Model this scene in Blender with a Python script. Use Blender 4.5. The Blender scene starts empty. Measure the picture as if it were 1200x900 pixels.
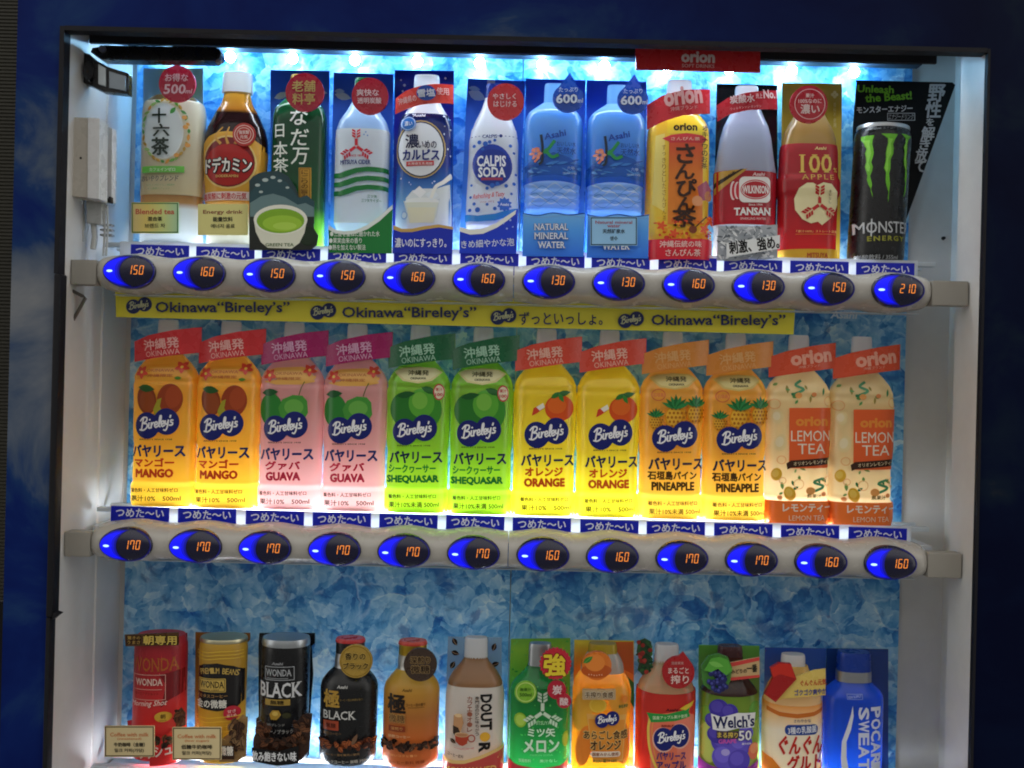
import bpy, bmesh, math, random
from mathutils import Vector, Matrix
from mathutils.geometry import tessellate_polygon

# ------------------------------------------------------------------ scene, camera, light
SC = bpy.context.scene
COL = SC.collection
PI = math.pi
D, F, ZC = 1.04, 1040.0, 1.30          # camera distance (m), focal length (photo px), eye height
ROLL = math.radians(1.4)
CR, SR = math.cos(ROLL), math.sin(ROLL)

cam_d = bpy.data.cameras.new("camera")
cam = bpy.data.objects.new("camera", cam_d)
COL.objects.link(cam)
cam_d.sensor_width = 36.0
cam_d.lens = F / 1200 * 36.0
cam_d.clip_start, cam_d.clip_end = 0.02, 60
cam.matrix_world = Matrix(((CR, -SR, 0, 0), (0, 0, -1, -D), (SR, CR, 0, ZC), (0, 0, 0, 1)))
SC.camera = cam

world = bpy.data.worlds.new("World")
SC.world = world
world.use_nodes = True
wn, wl = world.node_tree.nodes, world.node_tree.links
bg = wn["Background"]
tc = wn.new("ShaderNodeTexCoord")
sep = wn.new("ShaderNodeSeparateXYZ")
wl.new(tc.outputs["Generated"], sep.inputs[0])
wr = wn.new("ShaderNodeValToRGB")
wl.new(sep.outputs["Z"], wr.inputs[0])
for p, c in ((0.0, (.17, .163, .15, 1)), (0.12, (.25, .242, .23, 1)), (0.42, (.80, .775, .735, 1)), (0.8, (.95, .92, .87, 1))):
    e = wr.color_ramp.elements.new(p) if p not in (0.0,) else wr.color_ramp.elements[0]
    e.position = p
    e.color = c
wr.color_ramp.elements.remove(wr.color_ramp.elements[-1])
# bright vertical bands added to the world at either side for streaks on bottles
ax = wn.new("ShaderNodeMath")
ax.operation = "ABSOLUTE"
wl.new(sep.outputs["X"], ax.inputs[0])
sh = wn.new("ShaderNodeValToRGB")
wl.new(ax.outputs[0], sh.inputs[0])
for p, v in ((.70, 0), (.78, 1), (.88, 1), (.95, 0)):
    e = sh.color_ramp.elements.new(p)
    e.color = (v, v, v, 1)
sh.color_ramp.elements[-1].color = (0, 0, 0, 1)
zb = wn.new("ShaderNodeMapRange")
zb.inputs["From Min"].default_value, zb.inputs["From Max"].default_value = -.35, -.2
wl.new(sep.outputs["Z"], zb.inputs["Value"])
sm = wn.new("ShaderNodeMath")
sm.operation = "MULTIPLY"
wl.new(sh.outputs[0], sm.inputs[0])
wl.new(zb.outputs[0], sm.inputs[1])
wa = wn.new("ShaderNodeMix")
wa.data_type, wa.blend_type = "RGBA", "ADD"
wl.new(sm.outputs[0], wa.inputs["Factor"])
wl.new(wr.outputs[0], wa.inputs["A"])
wa.inputs["B"].default_value = (.95, .93, .88, 1)
wl.new(wa.outputs["Result"], bg.inputs[0])
bg.inputs[1].default_value = 0.76

SC.render.engine = "CYCLES"
SC.cycles.use_denoising = True
SC.cycles.max_bounces = 10
SC.cycles.transmission_bounces = 8
SC.cycles.sample_clamp_indirect = 4.0
SC.cycles.filter_width = 1.9
SC.cycles.caustics_reflective = False
SC.cycles.caustics_refractive = False
vs = SC.view_settings
vs.view_transform, vs.look, vs.exposure, vs.gamma = "Standard", "None", 0.32, 1.0

LED_TOP, LED_MID, LED_LOW, LED_FIRST, LED_FRONT = 120.0, 38.0, 36.0, 20.0, 24.0


# ------------------------------------------------------------------ helpers
def W(px, py, Y=0.0):
    """World X, Z of a photo pixel on the vertical plane at depth Y."""
    s = (D + Y) / F
    dx, dy = px - 600.0, 450.0 - py
    return (dx * CR - dy * SR) * s, ZC + (dx * SR + dy * CR) * s


def lin(h):
    h = h.lstrip("#")
    out = []
    for i in (0, 2, 4):
        c = int(h[i:i + 2], 16) / 255
        out.append(c / 12.92 if c <= .04045 else ((c + .055) / 1.055) ** 2.4)
    return (out[0], out[1], out[2], 1.0)


MATS = {}


def new_mat(name):
    m = bpy.data.materials.new(name)
    m.use_nodes = True
    return m, m.node_tree.nodes, m.node_tree.links, m.node_tree.nodes["Principled BSDF"]


def surface_wear(n, l, b, rough, bump=0.0, scale=90.0):
    """slightly uneven gloss (handling marks) and a faint wrinkle, in object space"""
    t = n.new("ShaderNodeTexCoord")
    z = n.new("ShaderNodeTexNoise")
    z.inputs["Scale"].default_value = scale
    z.inputs["Detail"].default_value = 4
    l.new(t.outputs["Object"], z.inputs["Vector"])
    mr = n.new("ShaderNodeMapRange")
    mr.inputs["To Min"].default_value = max(.03, rough - .1)
    mr.inputs["To Max"].default_value = rough + .14
    l.new(z.outputs["Fac"], mr.inputs["Value"])
    l.new(mr.outputs[0], b.inputs["Roughness"])
    if bump:
        bp = n.new("ShaderNodeBump")
        bp.inputs["Strength"].default_value = bump
        bp.inputs["Distance"].default_value = .002
        l.new(z.outputs["Fac"], bp.inputs["Height"])
        l.new(bp.outputs[0], b.inputs["Normal"])


def mat(hexcol, kind="print"):
    """kind: print, plastic, glow (translucent shell), metal, led:<strength>, matte"""
    key = (hexcol, kind)
    if key in MATS:
        return MATS[key]
    m, n, l, b = new_mat(kind.split(":")[0] + "_" + hexcol.lstrip("#"))
    c = lin(hexcol)
    b.inputs["Base Color"].default_value = c
    if kind == "print":
        b.inputs["Roughness"].default_value = .2
        b.inputs["Specular IOR Level"].default_value = .45
    elif kind == "plastic":
        surface_wear(n, l, b, .26, 0)
    elif kind == "matte":
        surface_wear(n, l, b, .6, .05)
        b.inputs["Specular IOR Level"].default_value = .25
    elif kind == "metal":
        b.inputs["Metallic"].default_value = .9
        surface_wear(n, l, b, .32, .03)
    elif kind == "glow":
        surface_wear(n, l, b, .16, .12, 45)
        b.inputs["Coat Weight"].default_value = .5
        b.inputs["Coat Roughness"].default_value = .05
        tr = n.new("ShaderNodeBsdfTranslucent")
        tr.inputs[0].default_value = c
        mx = n.new("ShaderNodeMixShader")
        mx.inputs[0].default_value = .34
        l.new(b.outputs[0], mx.inputs[1])
        l.new(tr.outputs[0], mx.inputs[2])
        l.new(mx.outputs[0], n["Material Output"].inputs[0])
    elif kind == "pet":
        # clear moulded plastic over its own printed backing: very glossy, half of the light passes through
        surface_wear(n, l, b, .1, .25, 30)
        b.inputs["Coat Weight"].default_value = .6
        b.inputs["Coat Roughness"].default_value = .04
        tr = n.new("ShaderNodeBsdfTranslucent")
        tr.inputs[0].default_value = c
        mx = n.new("ShaderNodeMixShader")
        mx.inputs[0].default_value = .5
        l.new(b.outputs[0], mx.inputs[1])
        l.new(tr.outputs[0], mx.inputs[2])
        l.new(mx.outputs[0], n["Material Output"].inputs[0])
    elif kind == "diffuser":
        b.inputs["Roughness"].default_value = .4
        tr = n.new("ShaderNodeBsdfTranslucent")
        tr.inputs[0].default_value = c
        mx = n.new("ShaderNodeMixShader")
        mx.inputs[0].default_value = .6
        l.new(b.outputs[0], mx.inputs[1])
        l.new(tr.outputs[0], mx.inputs[2])
        l.new(mx.outputs[0], n["Material Output"].inputs[0])
    elif kind == "clear":
        b.inputs["Transmission Weight"].default_value = 0.0
        b.inputs["Roughness"].default_value = .12
        tp = n.new("ShaderNodeBsdfTransparent")
        mx = n.new("ShaderNodeMixShader")
        mx.inputs[0].default_value = .55
        l.new(b.outputs[0], mx.inputs[1])
        l.new(tp.outputs[0], mx.inputs[2])
        l.new(mx.outputs[0], n["Material Output"].inputs[0])
    elif kind.startswith("led"):
        b.inputs["Base Color"].default_value = (0.02, 0.02, 0.02, 1)
        b.inputs["Emission Color"].default_value = c
        b.inputs["Specular IOR Level"].default_value = .15
        b.inputs["Emission Strength"].default_value = float(kind.split(":")[1])
    MATS[key] = m
    return m


def grad(name, stops, kind="glow", axis=2, noise=0.0):
    """a print or a drink whose colour runs along the thing's own height (metres above its base)"""
    if name in MATS:
        return MATS[name]
    m, n, l, b = new_mat(name)
    t = n.new("ShaderNodeTexCoord")
    s = n.new("ShaderNodeSeparateXYZ")
    l.new(t.outputs["Object"], s.inputs[0])
    lo, hi = stops[0][0], stops[-1][0]
    mr = n.new("ShaderNodeMapRange")
    mr.inputs["From Min"].default_value, mr.inputs["From Max"].default_value = lo, hi
    if noise:
        z = n.new("ShaderNodeTexNoise")
        z.inputs["Scale"].default_value = 60
        l.new(t.outputs["Object"], z.inputs["Vector"])
        ma = n.new("ShaderNodeMath")
        ma.operation = "MULTIPLY_ADD"
        l.new(z.outputs["Fac"], ma.inputs[0])
        ma.inputs[1].default_value = noise
        l.new(s.outputs[axis], ma.inputs[2])
        l.new(ma.outputs[0], mr.inputs["Value"])
    else:
        l.new(s.outputs[axis], mr.inputs["Value"])
    r = n.new("ShaderNodeValToRGB")
    l.new(mr.outputs[0], r.inputs[0])
    while len(r.color_ramp.elements) < len(stops):
        r.color_ramp.elements.new(.5)
    for e, (p, h) in zip(r.color_ramp.elements, stops):
        e.position = (p - lo) / (hi - lo)
        e.color = lin(h)
    l.new(r.outputs[0], b.inputs["Base Color"])
    if kind == "print":
        b.inputs["Roughness"].default_value = .4
    else:
        surface_wear(n, l, b, .16, .12, 45)
        b.inputs["Coat Weight"].default_value = .5
        b.inputs["Coat Roughness"].default_value = .05
        tr = n.new("ShaderNodeBsdfTranslucent")
        l.new(r.outputs[0], tr.inputs[0])
        mx = n.new("ShaderNodeMixShader")
        mx.inputs[0].default_value = .34
        l.new(b.outputs[0], mx.inputs[1])
        l.new(tr.outputs[0], mx.inputs[2])
        l.new(mx.outputs[0], n["Material Output"].inputs[0])
    MATS[name] = m
    return m


def as_mat(c, kind="print"):
    return mat(c, kind) if isinstance(c, str) else c


def link_mesh(name, bm, mats, parent=None, smooth=True, loc=None):
    me = bpy.data.meshes.new(name)
    bm.to_mesh(me)
    bm.free()
    for m in mats:
        me.materials.append(m)
    if smooth:
        me.polygons.foreach_set("use_smooth", [True] * len(me.polygons))
        try:
            me.set_sharp_from_angle(angle=math.radians(38))
        except Exception:
            pass
    o = bpy.data.objects.new(name, me)
    COL.objects.link(o)
    if parent:
        o.parent = parent
    if loc:
        o.location = loc
    return o


def tag(o, label, cat, group=None, kind=None):
    if label:
        o["label"] = label
    if cat:
        o["category"] = cat
    if group:
        o["group"] = group
    if kind:
        o["kind"] = kind
    return o


def thing(name, loc, label, cat, group=None):
    o = bpy.data.objects.new(name, None)
    o.empty_display_size = .02
    COL.objects.link(o)
    o.location = loc
    return tag(o, label, cat, group)


def copy_tree(o, parent=None):
    kids = list(o.children)
    c = o.copy()
    COL.objects.link(c)
    c.parent = parent
    for k in kids:
        copy_tree(k, c)
    return c


def box(bm, x0, x1, y0, y1, z0, z1, mi=0, bevel=0.0):
    r = bmesh.ops.create_cube(bm, size=1.0)
    vsn = r["verts"]
    for v in vsn:
        v.co = Vector(((x0 + x1) / 2 + v.co.x * (x1 - x0), (y0 + y1) / 2 + v.co.y * (y1 - y0), (z0 + z1) / 2 + v.co.z * (z1 - z0)))
    fs = {f for v in vsn for f in v.link_faces}
    for f in fs:
        f.material_index = mi
    if bevel:
        es = {e for f in fs for e in f.edges}
        r = bmesh.ops.bevel(bm, geom=list(es), offset=bevel, segments=3, profile=.6, affect="EDGES")
        for f in r["faces"]:
            f.material_index = mi


def box_obj(name, b, m, parent=None, bevel=.001):
    bm = bmesh.new()
    box(bm, *b, bevel=bevel)
    return link_mesh(name, bm, [m], parent)


def tube(bm, pts, r, seg=8, mi=0):
    pts = [Vector(p) for p in pts]
    rings = []
    for i, p in enumerate(pts):
        d = (pts[min(i + 1, len(pts) - 1)] - pts[max(i - 1, 0)]).normalized()
        a = d.cross(Vector((0.3, 1, 0.2))).normalized()
        b = d.cross(a)
        rings.append([bm.verts.new(p + (a * math.cos(t) + b * math.sin(t)) * r) for t in (2 * PI * k / seg for k in range(seg))])
    for A, B in zip(rings, rings[1:]):
        for k in range(seg):
            bm.faces.new((A[k], A[(k + 1) % seg], B[(k + 1) % seg], B[k])).material_index = mi
    for R in (rings[0][::-1], rings[-1]):
        bm.faces.new(R).material_index = mi


# ---------------------------------------------------------------- lettering
GLYPH = {}


def raw_text(s, offset=0.0, spacing=1.0):
    key = (s, round(offset, 4), spacing)
    if key not in GLYPH:
        cu = bpy.data.curves.new("lettering", "FONT")
        cu.body = s
        cu.resolution_u = 2
        cu.offset = offset
        cu.space_character = spacing
        ob = bpy.data.objects.new("lettering", cu)
        COL.objects.link(ob)
        ev = ob.evaluated_get(bpy.context.evaluated_depsgraph_get())
        me = ev.to_mesh()
        GLYPH[key] = ([(v.co.x, v.co.y) for v in me.vertices], [tuple(p.vertices) for p in me.polygons])
        ev.to_mesh_clear()
        bpy.data.objects.remove(ob)
        bpy.data.curves.remove(cu)
    return GLYPH[key]


def bounds(vs):
    xs, ys = [v[0] for v in vs], [v[1] for v in vs]
    return min(xs), max(xs), min(ys), max(ys)


def serif_slabs(vs, fs, size=.085, th=.05):
    """little feet and heads on the stems of a line of capitals"""
    x0, x1, y0, y1 = bounds(vs)
    H = y1 - y0
    out = []
    for yy, yb in ((y0 + .04 * H, y0), (y1 - .04 * H, y1 - th * H)):
        iv = []
        for f in fs:
            xs = []
            for i in range(len(f)):
                a, b = vs[f[i]], vs[f[(i + 1) % len(f)]]
                if (a[1] - yy) * (b[1] - yy) < 0:
                    xs.append(a[0] + (b[0] - a[0]) * (yy - a[1]) / (b[1] - a[1]))
            if len(xs) >= 2:
                iv.append((min(xs), max(xs)))
        iv.sort()
        mg = []
        for a, b in iv:
            if mg and a <= mg[-1][1] + 1e-3:
                mg[-1][1] = max(mg[-1][1], b)
            else:
                mg.append([a, b])
        for a, b in mg:
            if b - a < .24 * H:
                out.append((a - size * H, b + size * H, yb, yb + th * H))
    return out


class Art:
    """flat artwork in photo pixels turned into a thing's own upright (u, v) in metres"""

    def __init__(self, m2):
        self.m2 = m2                    # (px, py) -> (u, v)
        self.layers = []                # (verts [(u, v, lift)], faces, material)

    def uvl(self, pts):
        return [(*self.m2(x, y), 0.0) for x, y in pts]

    def poly(self, pts, c):
        v = self.uvl(pts)
        f = tessellate_polygon([[Vector((p[0], p[1], 0)) for p in v]])
        self.layers.append((v, [tuple(t) for t in f], as_mat(c)))
        return self

    def ell(self, cx, cy, rx, ry, c, rot=0, n=28):
        a = math.radians(rot)
        return self.poly([(cx + rx * math.cos(t) * math.cos(a) - ry * math.sin(t) * math.sin(a),
                           cy + rx * math.cos(t) * math.sin(a) + ry * math.sin(t) * math.cos(a)) for t in (2 * PI * k / n for k in range(n))], c)

    def ring(self, cx, cy, rx, ry, w, c, n=36):
        v, f = [], []
        for k in range(n):
            t = 2 * PI * k / n
            v += [(cx + rx * math.cos(t), cy + ry * math.sin(t)), (cx + (rx - w) * math.cos(t), cy + (ry - w) * math.sin(t))]
        for k in range(n):
            a, b = 2 * k, 2 * ((k + 1) % n)
            f.append((a, b, b + 1, a + 1))
        self.layers.append((self.uvl(v), f, as_mat(c)))
        return self

    def rect(self, x0, y0, x1, y1, c, slope=0.0):
        d = slope * (x1 - x0)
        return self.poly([(x0, y0), (x1, y0 + d), (x1, y1 + d), (x0, y1)], c)

    def frame(self, x0, y0, x1, y1, w, c):
        v = [(x0, y0), (x1, y0), (x1, y1), (x0, y1), (x0 + w, y0 + w), (x1 - w, y0 + w), (x1 - w, y1 - w), (x0 + w, y1 - w)]
        self.layers.append((self.uvl(v), [(0, 1, 5, 4), (1, 2, 6, 5), (2, 3, 7, 6), (3, 0, 4, 7)], as_mat(c)))
        return self

    def star(self, cx, cy, r0, r1, n, c, rot=0):
        return self.poly([(cx + (r0 if k % 2 else r1) * math.cos(PI * k / n + rot), cy + (r0 if k % 2 else r1) * math.sin(PI * k / n + rot)) for k in range(2 * n)], c)

    def leaf(self, cx, cy, L, w, rot, c):
        a = math.radians(rot)
        pts = [(-L, 0), (-L * .5, -w * .8), (0, -w), (L * .5, -w * .7), (L, 0), (L * .5, w * .7), (0, w), (-L * .5, w * .8)]
        return self.poly([(cx + x * math.cos(a) - y * math.sin(a), cy + x * math.sin(a) + y * math.cos(a)) for x, y in pts], c)

    def stroke(self, pts, w, c, smooth=True, taper=0.0):
        P = [Vector(p) for p in pts]
        if smooth and len(P) > 2:
            Q = []
            for i in range(len(P) - 1):
                p0, p1, p2, p3 = P[max(i - 1, 0)], P[i], P[i + 1], P[min(i + 2, len(P) - 1)]
                for k in range(5):
                    t = k / 5
                    Q.append(.5 * ((2 * p1) + (p2 - p0) * t + (2 * p0 - 5 * p1 + 4 * p2 - p3) * t * t + (3 * p1 - p0 - 3 * p2 + p3) * t ** 3))
            P = Q + [P[-1]]
        v, f, n = [], [], len(P)
        d0 = (P[1] - P[0]).normalized() * w * .35
        d1 = (P[-1] - P[-2]).normalized() * w * .35
        P[0], P[-1] = P[0] - d0, P[-1] + d1
        for i, p in enumerate(P):
            t = (P[min(i + 1, n - 1)] - P[max(i - 1, 0)])
            t = t.normalized() if t.length > 1e-9 else Vector((1, 0))
            q = Vector((-t.y, t.x)) * w * .5 * (1 - taper * i / n)
            for s in (q, -q):
                v.append((*self.m2(p.x + s.x, p.y + s.y), 4e-5 * i / n))
        for i in range(n - 1):
            f.append((2 * i, 2 * i + 2, 2 * i + 3, 2 * i + 1))
        self.layers.append((v, f, as_mat(c)))
        return self

    def text(self, s, cx, cy, w, h, c, bold=0.0, shear=0.0, rot=0.0, serif=False, outline=None, spacing=1.0, mx=1.0):
        """one line of lettering stretched to w x h photo pixels about (cx, cy); rot in degrees, anticlockwise"""
        plain = all(ord(ch) < 0x2e80 for ch in s) and 'M' not in s
        base, _ = raw_text(s, 0, spacing)
        if not base:
            return self
        x0, x1, y0, y1 = bounds(base)
        sx, sy = w / (x1 - x0), h / (y1 - y0)
        a = math.radians(rot)
        ca, sa = math.cos(a), math.sin(a)

        def put(vs, fs, col, dx=0.0, dy=0.0):
            out = []
            for x, y in vs:
                X = (x - (x0 + x1) / 2) * sx + dx
                Y = (y - (y0 + y1) / 2) * sy + dy
                X += shear * Y
                out.append((*self.m2(cx + X * ca - Y * sa, cy - X * sa - Y * ca), 0.0))
            self.layers.append((out, fs, as_mat(col)))

        def heavy(d, col):
            if (plain and d <= .045) or d <= .004:
                put(*raw_text(s, d if plain else 0, spacing), col)
            else:
                e = d * min(sx, sy)
                vs, fs = raw_text(s, 0, spacing)
                for k in range(4 if d < .03 else 6):
                    t = k * PI / (2 if d < .03 else 3) + .5
                    put(vs, fs, col, e * math.cos(t), e * math.sin(t))

        if outline:
            e = outline[1]
            vs, fs = raw_text(s, min(bold, .03) if plain else 0, spacing)
            e += 0 if plain else bold * min(sx, sy)
            for k in range(8):
                put(vs, fs, outline[0], e * math.cos(k * PI / 4), e * math.sin(k * PI / 4))
        heavy(bold, c)
        if serif:
            vs, fs = raw_text(s, bold, spacing)
            for xa, xb, ya, yb in serif_slabs(vs, fs):
                put([(xa, ya), (xb, ya), (xb, yb), (xa, yb)], [(0, 1, 2, 3)], c)
        return self

    def vtext(self, s, cx, cy0, cy1, w, c, bold=0.0, dx=0.0, fill=.86, **k):
        """characters set one under the other"""
        n = len(s)
        st = (cy1 - cy0) / n
        for i, ch in enumerate(s):
            hh = st * fill
            if ch in "、。っょぃ":
                hh *= .55
            if ch in "ー":
                self.rect(cx + dx * i - .8, cy0 + st * (i + .1), cx + dx * i + .8, cy0 + st * (i + .9), c)
                continue
            if ch == "一":
                hh *= .18
            self.text(ch, cx + dx * i, cy0 + st * (i + .5), w, hh, c, bold, **k)
        return self


def bake_art(bm, art, project, mats, off0=.0003, step=.00006, du=.0032, dv=None, ulim=None):
    """lay artwork on a surface: cut it fine enough to follow the curve, then lift each layer a hair above the last"""
    idx = {m.name: i for i, m in enumerate(mats)}
    off = off0
    for verts, faces, m in art.layers:
        if m.name not in idx:
            idx[m.name] = len(mats)
            mats.append(m)
        t = bmesh.new()
        lay = t.verts.layers.float.new("lift")
        vv = []
        for u, v, lf in verts:
            q = t.verts.new((u, v, 0))
            q[lay] = lf
            vv.append(q)
        for f in faces:
            try:
                t.faces.new([vv[i] for i in f])
            except ValueError:
                pass
        if du:
            us = [v[0] for v in verts]
            k0, k1 = math.ceil(min(us) / du), math.floor(max(us) / du)
            for k in range(k0, k1 + 1):
                bmesh.ops.bisect_plane(t, geom=t.verts[:] + t.edges[:] + t.faces[:], plane_co=(k * du, 0, 0), plane_no=(1, 0, 0), dist=1e-6)
        if dv:
            ws = [v[1] for v in verts]
            k0, k1 = math.ceil(min(ws) / dv), math.floor(max(ws) / dv)
            for k in range(k0, k1 + 1):
                bmesh.ops.bisect_plane(t, geom=t.verts[:] + t.edges[:] + t.faces[:], plane_co=(0, k * dv, 0), plane_no=(0, 1, 0), dist=1e-6)
        t.verts.index_update()
        new = [bm.verts.new(project(v.co.x, v.co.y, off + v[lay])) for v in t.verts]
        for f in t.faces:
            ids = [v.index for v in f.verts]
            A = sum(f.verts[i].co.x * f.verts[(i + 1) % len(ids)].co.y - f.verts[(i + 1) % len(ids)].co.x * f.verts[i].co.y for i in range(len(ids)))
            if abs(A) < 1e-13:
                continue
            if A < 0:
                ids.reverse()
            try:
                nf = bm.faces.new([new[i] for i in ids])
                nf.material_index = idx[m.name]
            except ValueError:
                pass
        t.free()
        off += step


# ---------------------------------------------------------------- dummy drinks
YREF = -0.012


class Drink:
    """one display drink: an Empty at its foot, revolved flattened shells and cut-out cards as its parts"""

    def __init__(self, name, mx, my, by, label, cat, group, lean=0.0, e=.62, n=2.3, y=0.0):
        X, Z = W(mx, my, YREF)
        _, Zb = W(mx, by, YREF)
        self.X, self.Z = X, Zb
        self.e, self.n = e, n
        self.root = thing(name, (X, y, Zb), label, cat, group)
        self.root.rotation_euler = (0, math.radians(lean), 0)
        self.lean = math.radians(lean)
        self.prof = None
        self.s = (D + YREF) / F

    def m2(self, px, py):
        X, Z = W(px, py, YREF)
        u, v = X - self.X, Z - self.Z
        if self.lean:
            c, s = math.cos(self.lean), math.sin(self.lean)
            u, v = u * c - v * s, u * s + v * c
        return u, v

    def art(self):
        return Art(self.m2)

    def profile(self, pts):
        """[(photo y, half width in photo px)] -> smoothed radius against height"""
        ax = self.X
        P = []
        for py, hw in pts:
            _, Z = W(600 + ax / self.s, py, YREF)
            P.append((Z - self.Z, hw * self.s))
        P.sort()
        self.prof = P
        return P

    def r_at(self, v):
        P = self.prof

        def L(v):
            if v <= P[0][0]:
                return P[0][1]
            for (a, ra), (b, rb) in zip(P, P[1:]):
                if v <= b:
                    return ra + (rb - ra) * (v - a) / max(b - a, 1e-9)
            return P[-1][1]
        d = .0016
        return (L(v - d) + 2 * L(v) + L(v + d)) / 4

    def surf(self, grow=0.0):
        def f(u, v, off):
            r = self.r_at(v) + grow
            u = max(-.997 * r, min(.997 * r, u))
            q = abs(u) / r
            y = -self.e * r * (1 - q ** self.n) ** (1 / self.n)
            # push out along an approximate normal
            nx = (q ** (self.n - 1)) * (1 if u >= 0 else -1)
            ny = ((1 - q ** self.n) ** ((self.n - 1) / self.n)) / self.e
            k = math.hypot(nx, ny) or 1
            return (u + nx / k * off * .3, y - ny / k * off - off * .15, v)
        return f

    def vpx(self, py):
        return W(600 + self.X / self.s, py, YREF)[1] - self.Z

    def shell(self, name, top_py, bot_py, m, art=None, grow=0.0, closed_top=True, closed_bottom=False, profile=None, seg=56, dv=None, rib=0, wavy=None):
        if profile:
            self.profile(profile)
        v0, v1 = self.vpx(bot_py), self.vpx(top_py)
        nz = max(3, int((v1 - v0) / .0022))
        bm = bmesh.new()
        rows = []
        for i in range(nz + 1):
            v = v0 + (v1 - v0) * i / nz
            row = []
            for k in range(seg):
                t = 2 * PI * k / seg
                c, s = math.cos(t), math.sin(t)
                r = self.r_at(v) + grow
                if rib and k % 2:
                    r *= 1 - rib
                x = r * math.copysign(abs(c) ** (2 / self.n), c)
                y = self.e * r * math.copysign(abs(s) ** (2 / self.n), s)
                vv = v + (wavy(x, i / nz) if wavy else 0)
                row.append(bm.verts.new((x, y, vv)))
            rows.append(row)
        for A, B in zip(rows, rows[1:]):
            for k in range(seg):
                bm.faces.new((A[k], A[(k + 1) % seg], B[(k + 1) % seg], B[k]))
        if closed_top:
            bm.faces.new(rows[-1])
        if closed_bottom:
            bm.faces.new(rows[0][::-1])
        mats = [as_mat(m, "glow")]
        if art:
            bake_art(bm, art, self.surf(grow), mats, dv=dv or .007)
        return link_mesh(name, bm, mats, self.root)

    def plate(self, name, pts, y, t, m, art=None, bulge=0.0, parent=None, kind="plastic", tilt=0.0):
        """a cut-out card or badge of thickness t, front at local y, arched forward by bulge metres"""
        k = (D + y - bulge * .5) / (D + YREF)

        def deep(u, v):
            # the same sight line met at this card's own depth
            if self.lean:
                c, q = math.cos(self.lean), math.sin(self.lean)
                X_, Z_ = (u * c + v * q + self.X) * k - self.X, (-u * q + v * c + self.Z - ZC) * k - (self.Z - ZC)
                return X_ * c - Z_ * q, X_ * q + Z_ * c
            return (u + self.X) * k - self.X, (v + self.Z - ZC) * k - (self.Z - ZC)
        P = [deep(*self.m2(*p)) for p in pts]
        if art:
            art.layers = [([(*deep(a_, b_), c_) for a_, b_, c_ in vs_], fs_, m_) for vs_, fs_, m_ in art.layers]
        return plate(name, P, y, t, as_mat(m, kind), art, bulge, parent or self.root)


def plate(name, P, y, t, m, art=None, bulge=0.0, parent=None):
    us = [p[0] for p in P]
    uc, uw = (min(us) + max(us)) / 2, (max(us) - min(us)) / 2

    def f(u, v, off):
        q = (u - uc) / uw
        return (u, y - bulge * (1 - q * q) - off, v)
    tmp = bmesh.new()
    vv = [tmp.verts.new((p[0], p[1], 0)) for p in P]
    for tr in tessellate_polygon([[Vector((p[0], p[1], 0)) for p in P]]):
        try:
            tmp.faces.new([vv[i] for i in tr])
        except ValueError:
            pass
    if bulge:
        du = .003
        for k in range(math.ceil(min(us) / du), math.floor(max(us) / du) + 1):
            bmesh.ops.bisect_plane(tmp, geom=tmp.verts[:] + tmp.edges[:] + tmp.faces[:], plane_co=(k * du, 0, 0), plane_no=(1, 0, 0), dist=1e-6)
    tmp.verts.index_update()
    bm = bmesh.new()
    front = [bm.verts.new(f(v.co.x, v.co.y, 0)) for v in tmp.verts]
    back = [bm.verts.new((v.co.x, v.co.y + t, v.co.z)) for v in front]
    for fc in tmp.faces:
        ids = [v.index for v in fc.verts]
        a, b, c = (fc.verts[i].co for i in range(3))
        if fc.normal.z == 0:
            fc.normal_update()
        if fc.normal.z < 0:
            ids.reverse()
        bm.faces.new([front[i] for i in ids])
        bm.faces.new([back[i] for i in ids[::-1]])
    for e in tmp.edges:
        if len(e.link_faces) == 1:
            i, j = e.verts[0].index, e.verts[1].index
            bm.faces.new((front[i], front[j], back[j], back[i]))
    tmp.free()
    bmesh.ops.recalc_face_normals(bm, faces=bm.faces[:])
    mats = [m]
    if art:
        bake_art(bm, art, f, mats, off0=.0003, du=.004 if bulge else None)
    return link_mesh(name, bm, mats, parent)


def circ(cx, cy, r, n=40, ry=None):
    ry = ry or r
    return [(cx + r * math.cos(2 * PI * k / n), cy + ry * math.sin(2 * PI * k / n)) for k in range(n)]


def rrect(x0, y0, x1, y1, r=2.0, n=4):
    out = []
    for cx, cy, a in ((x1 - r, y1 - r, 0), (x0 + r, y1 - r, 90), (x0 + r, y0 + r, 180), (x1 - r, y0 + r, 270)):
        for k in range(n + 1):
            t = math.radians(a + 90 * k / n)
            out.append((cx + r * math.cos(t), cy + r * math.sin(t)))
    return out


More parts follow.
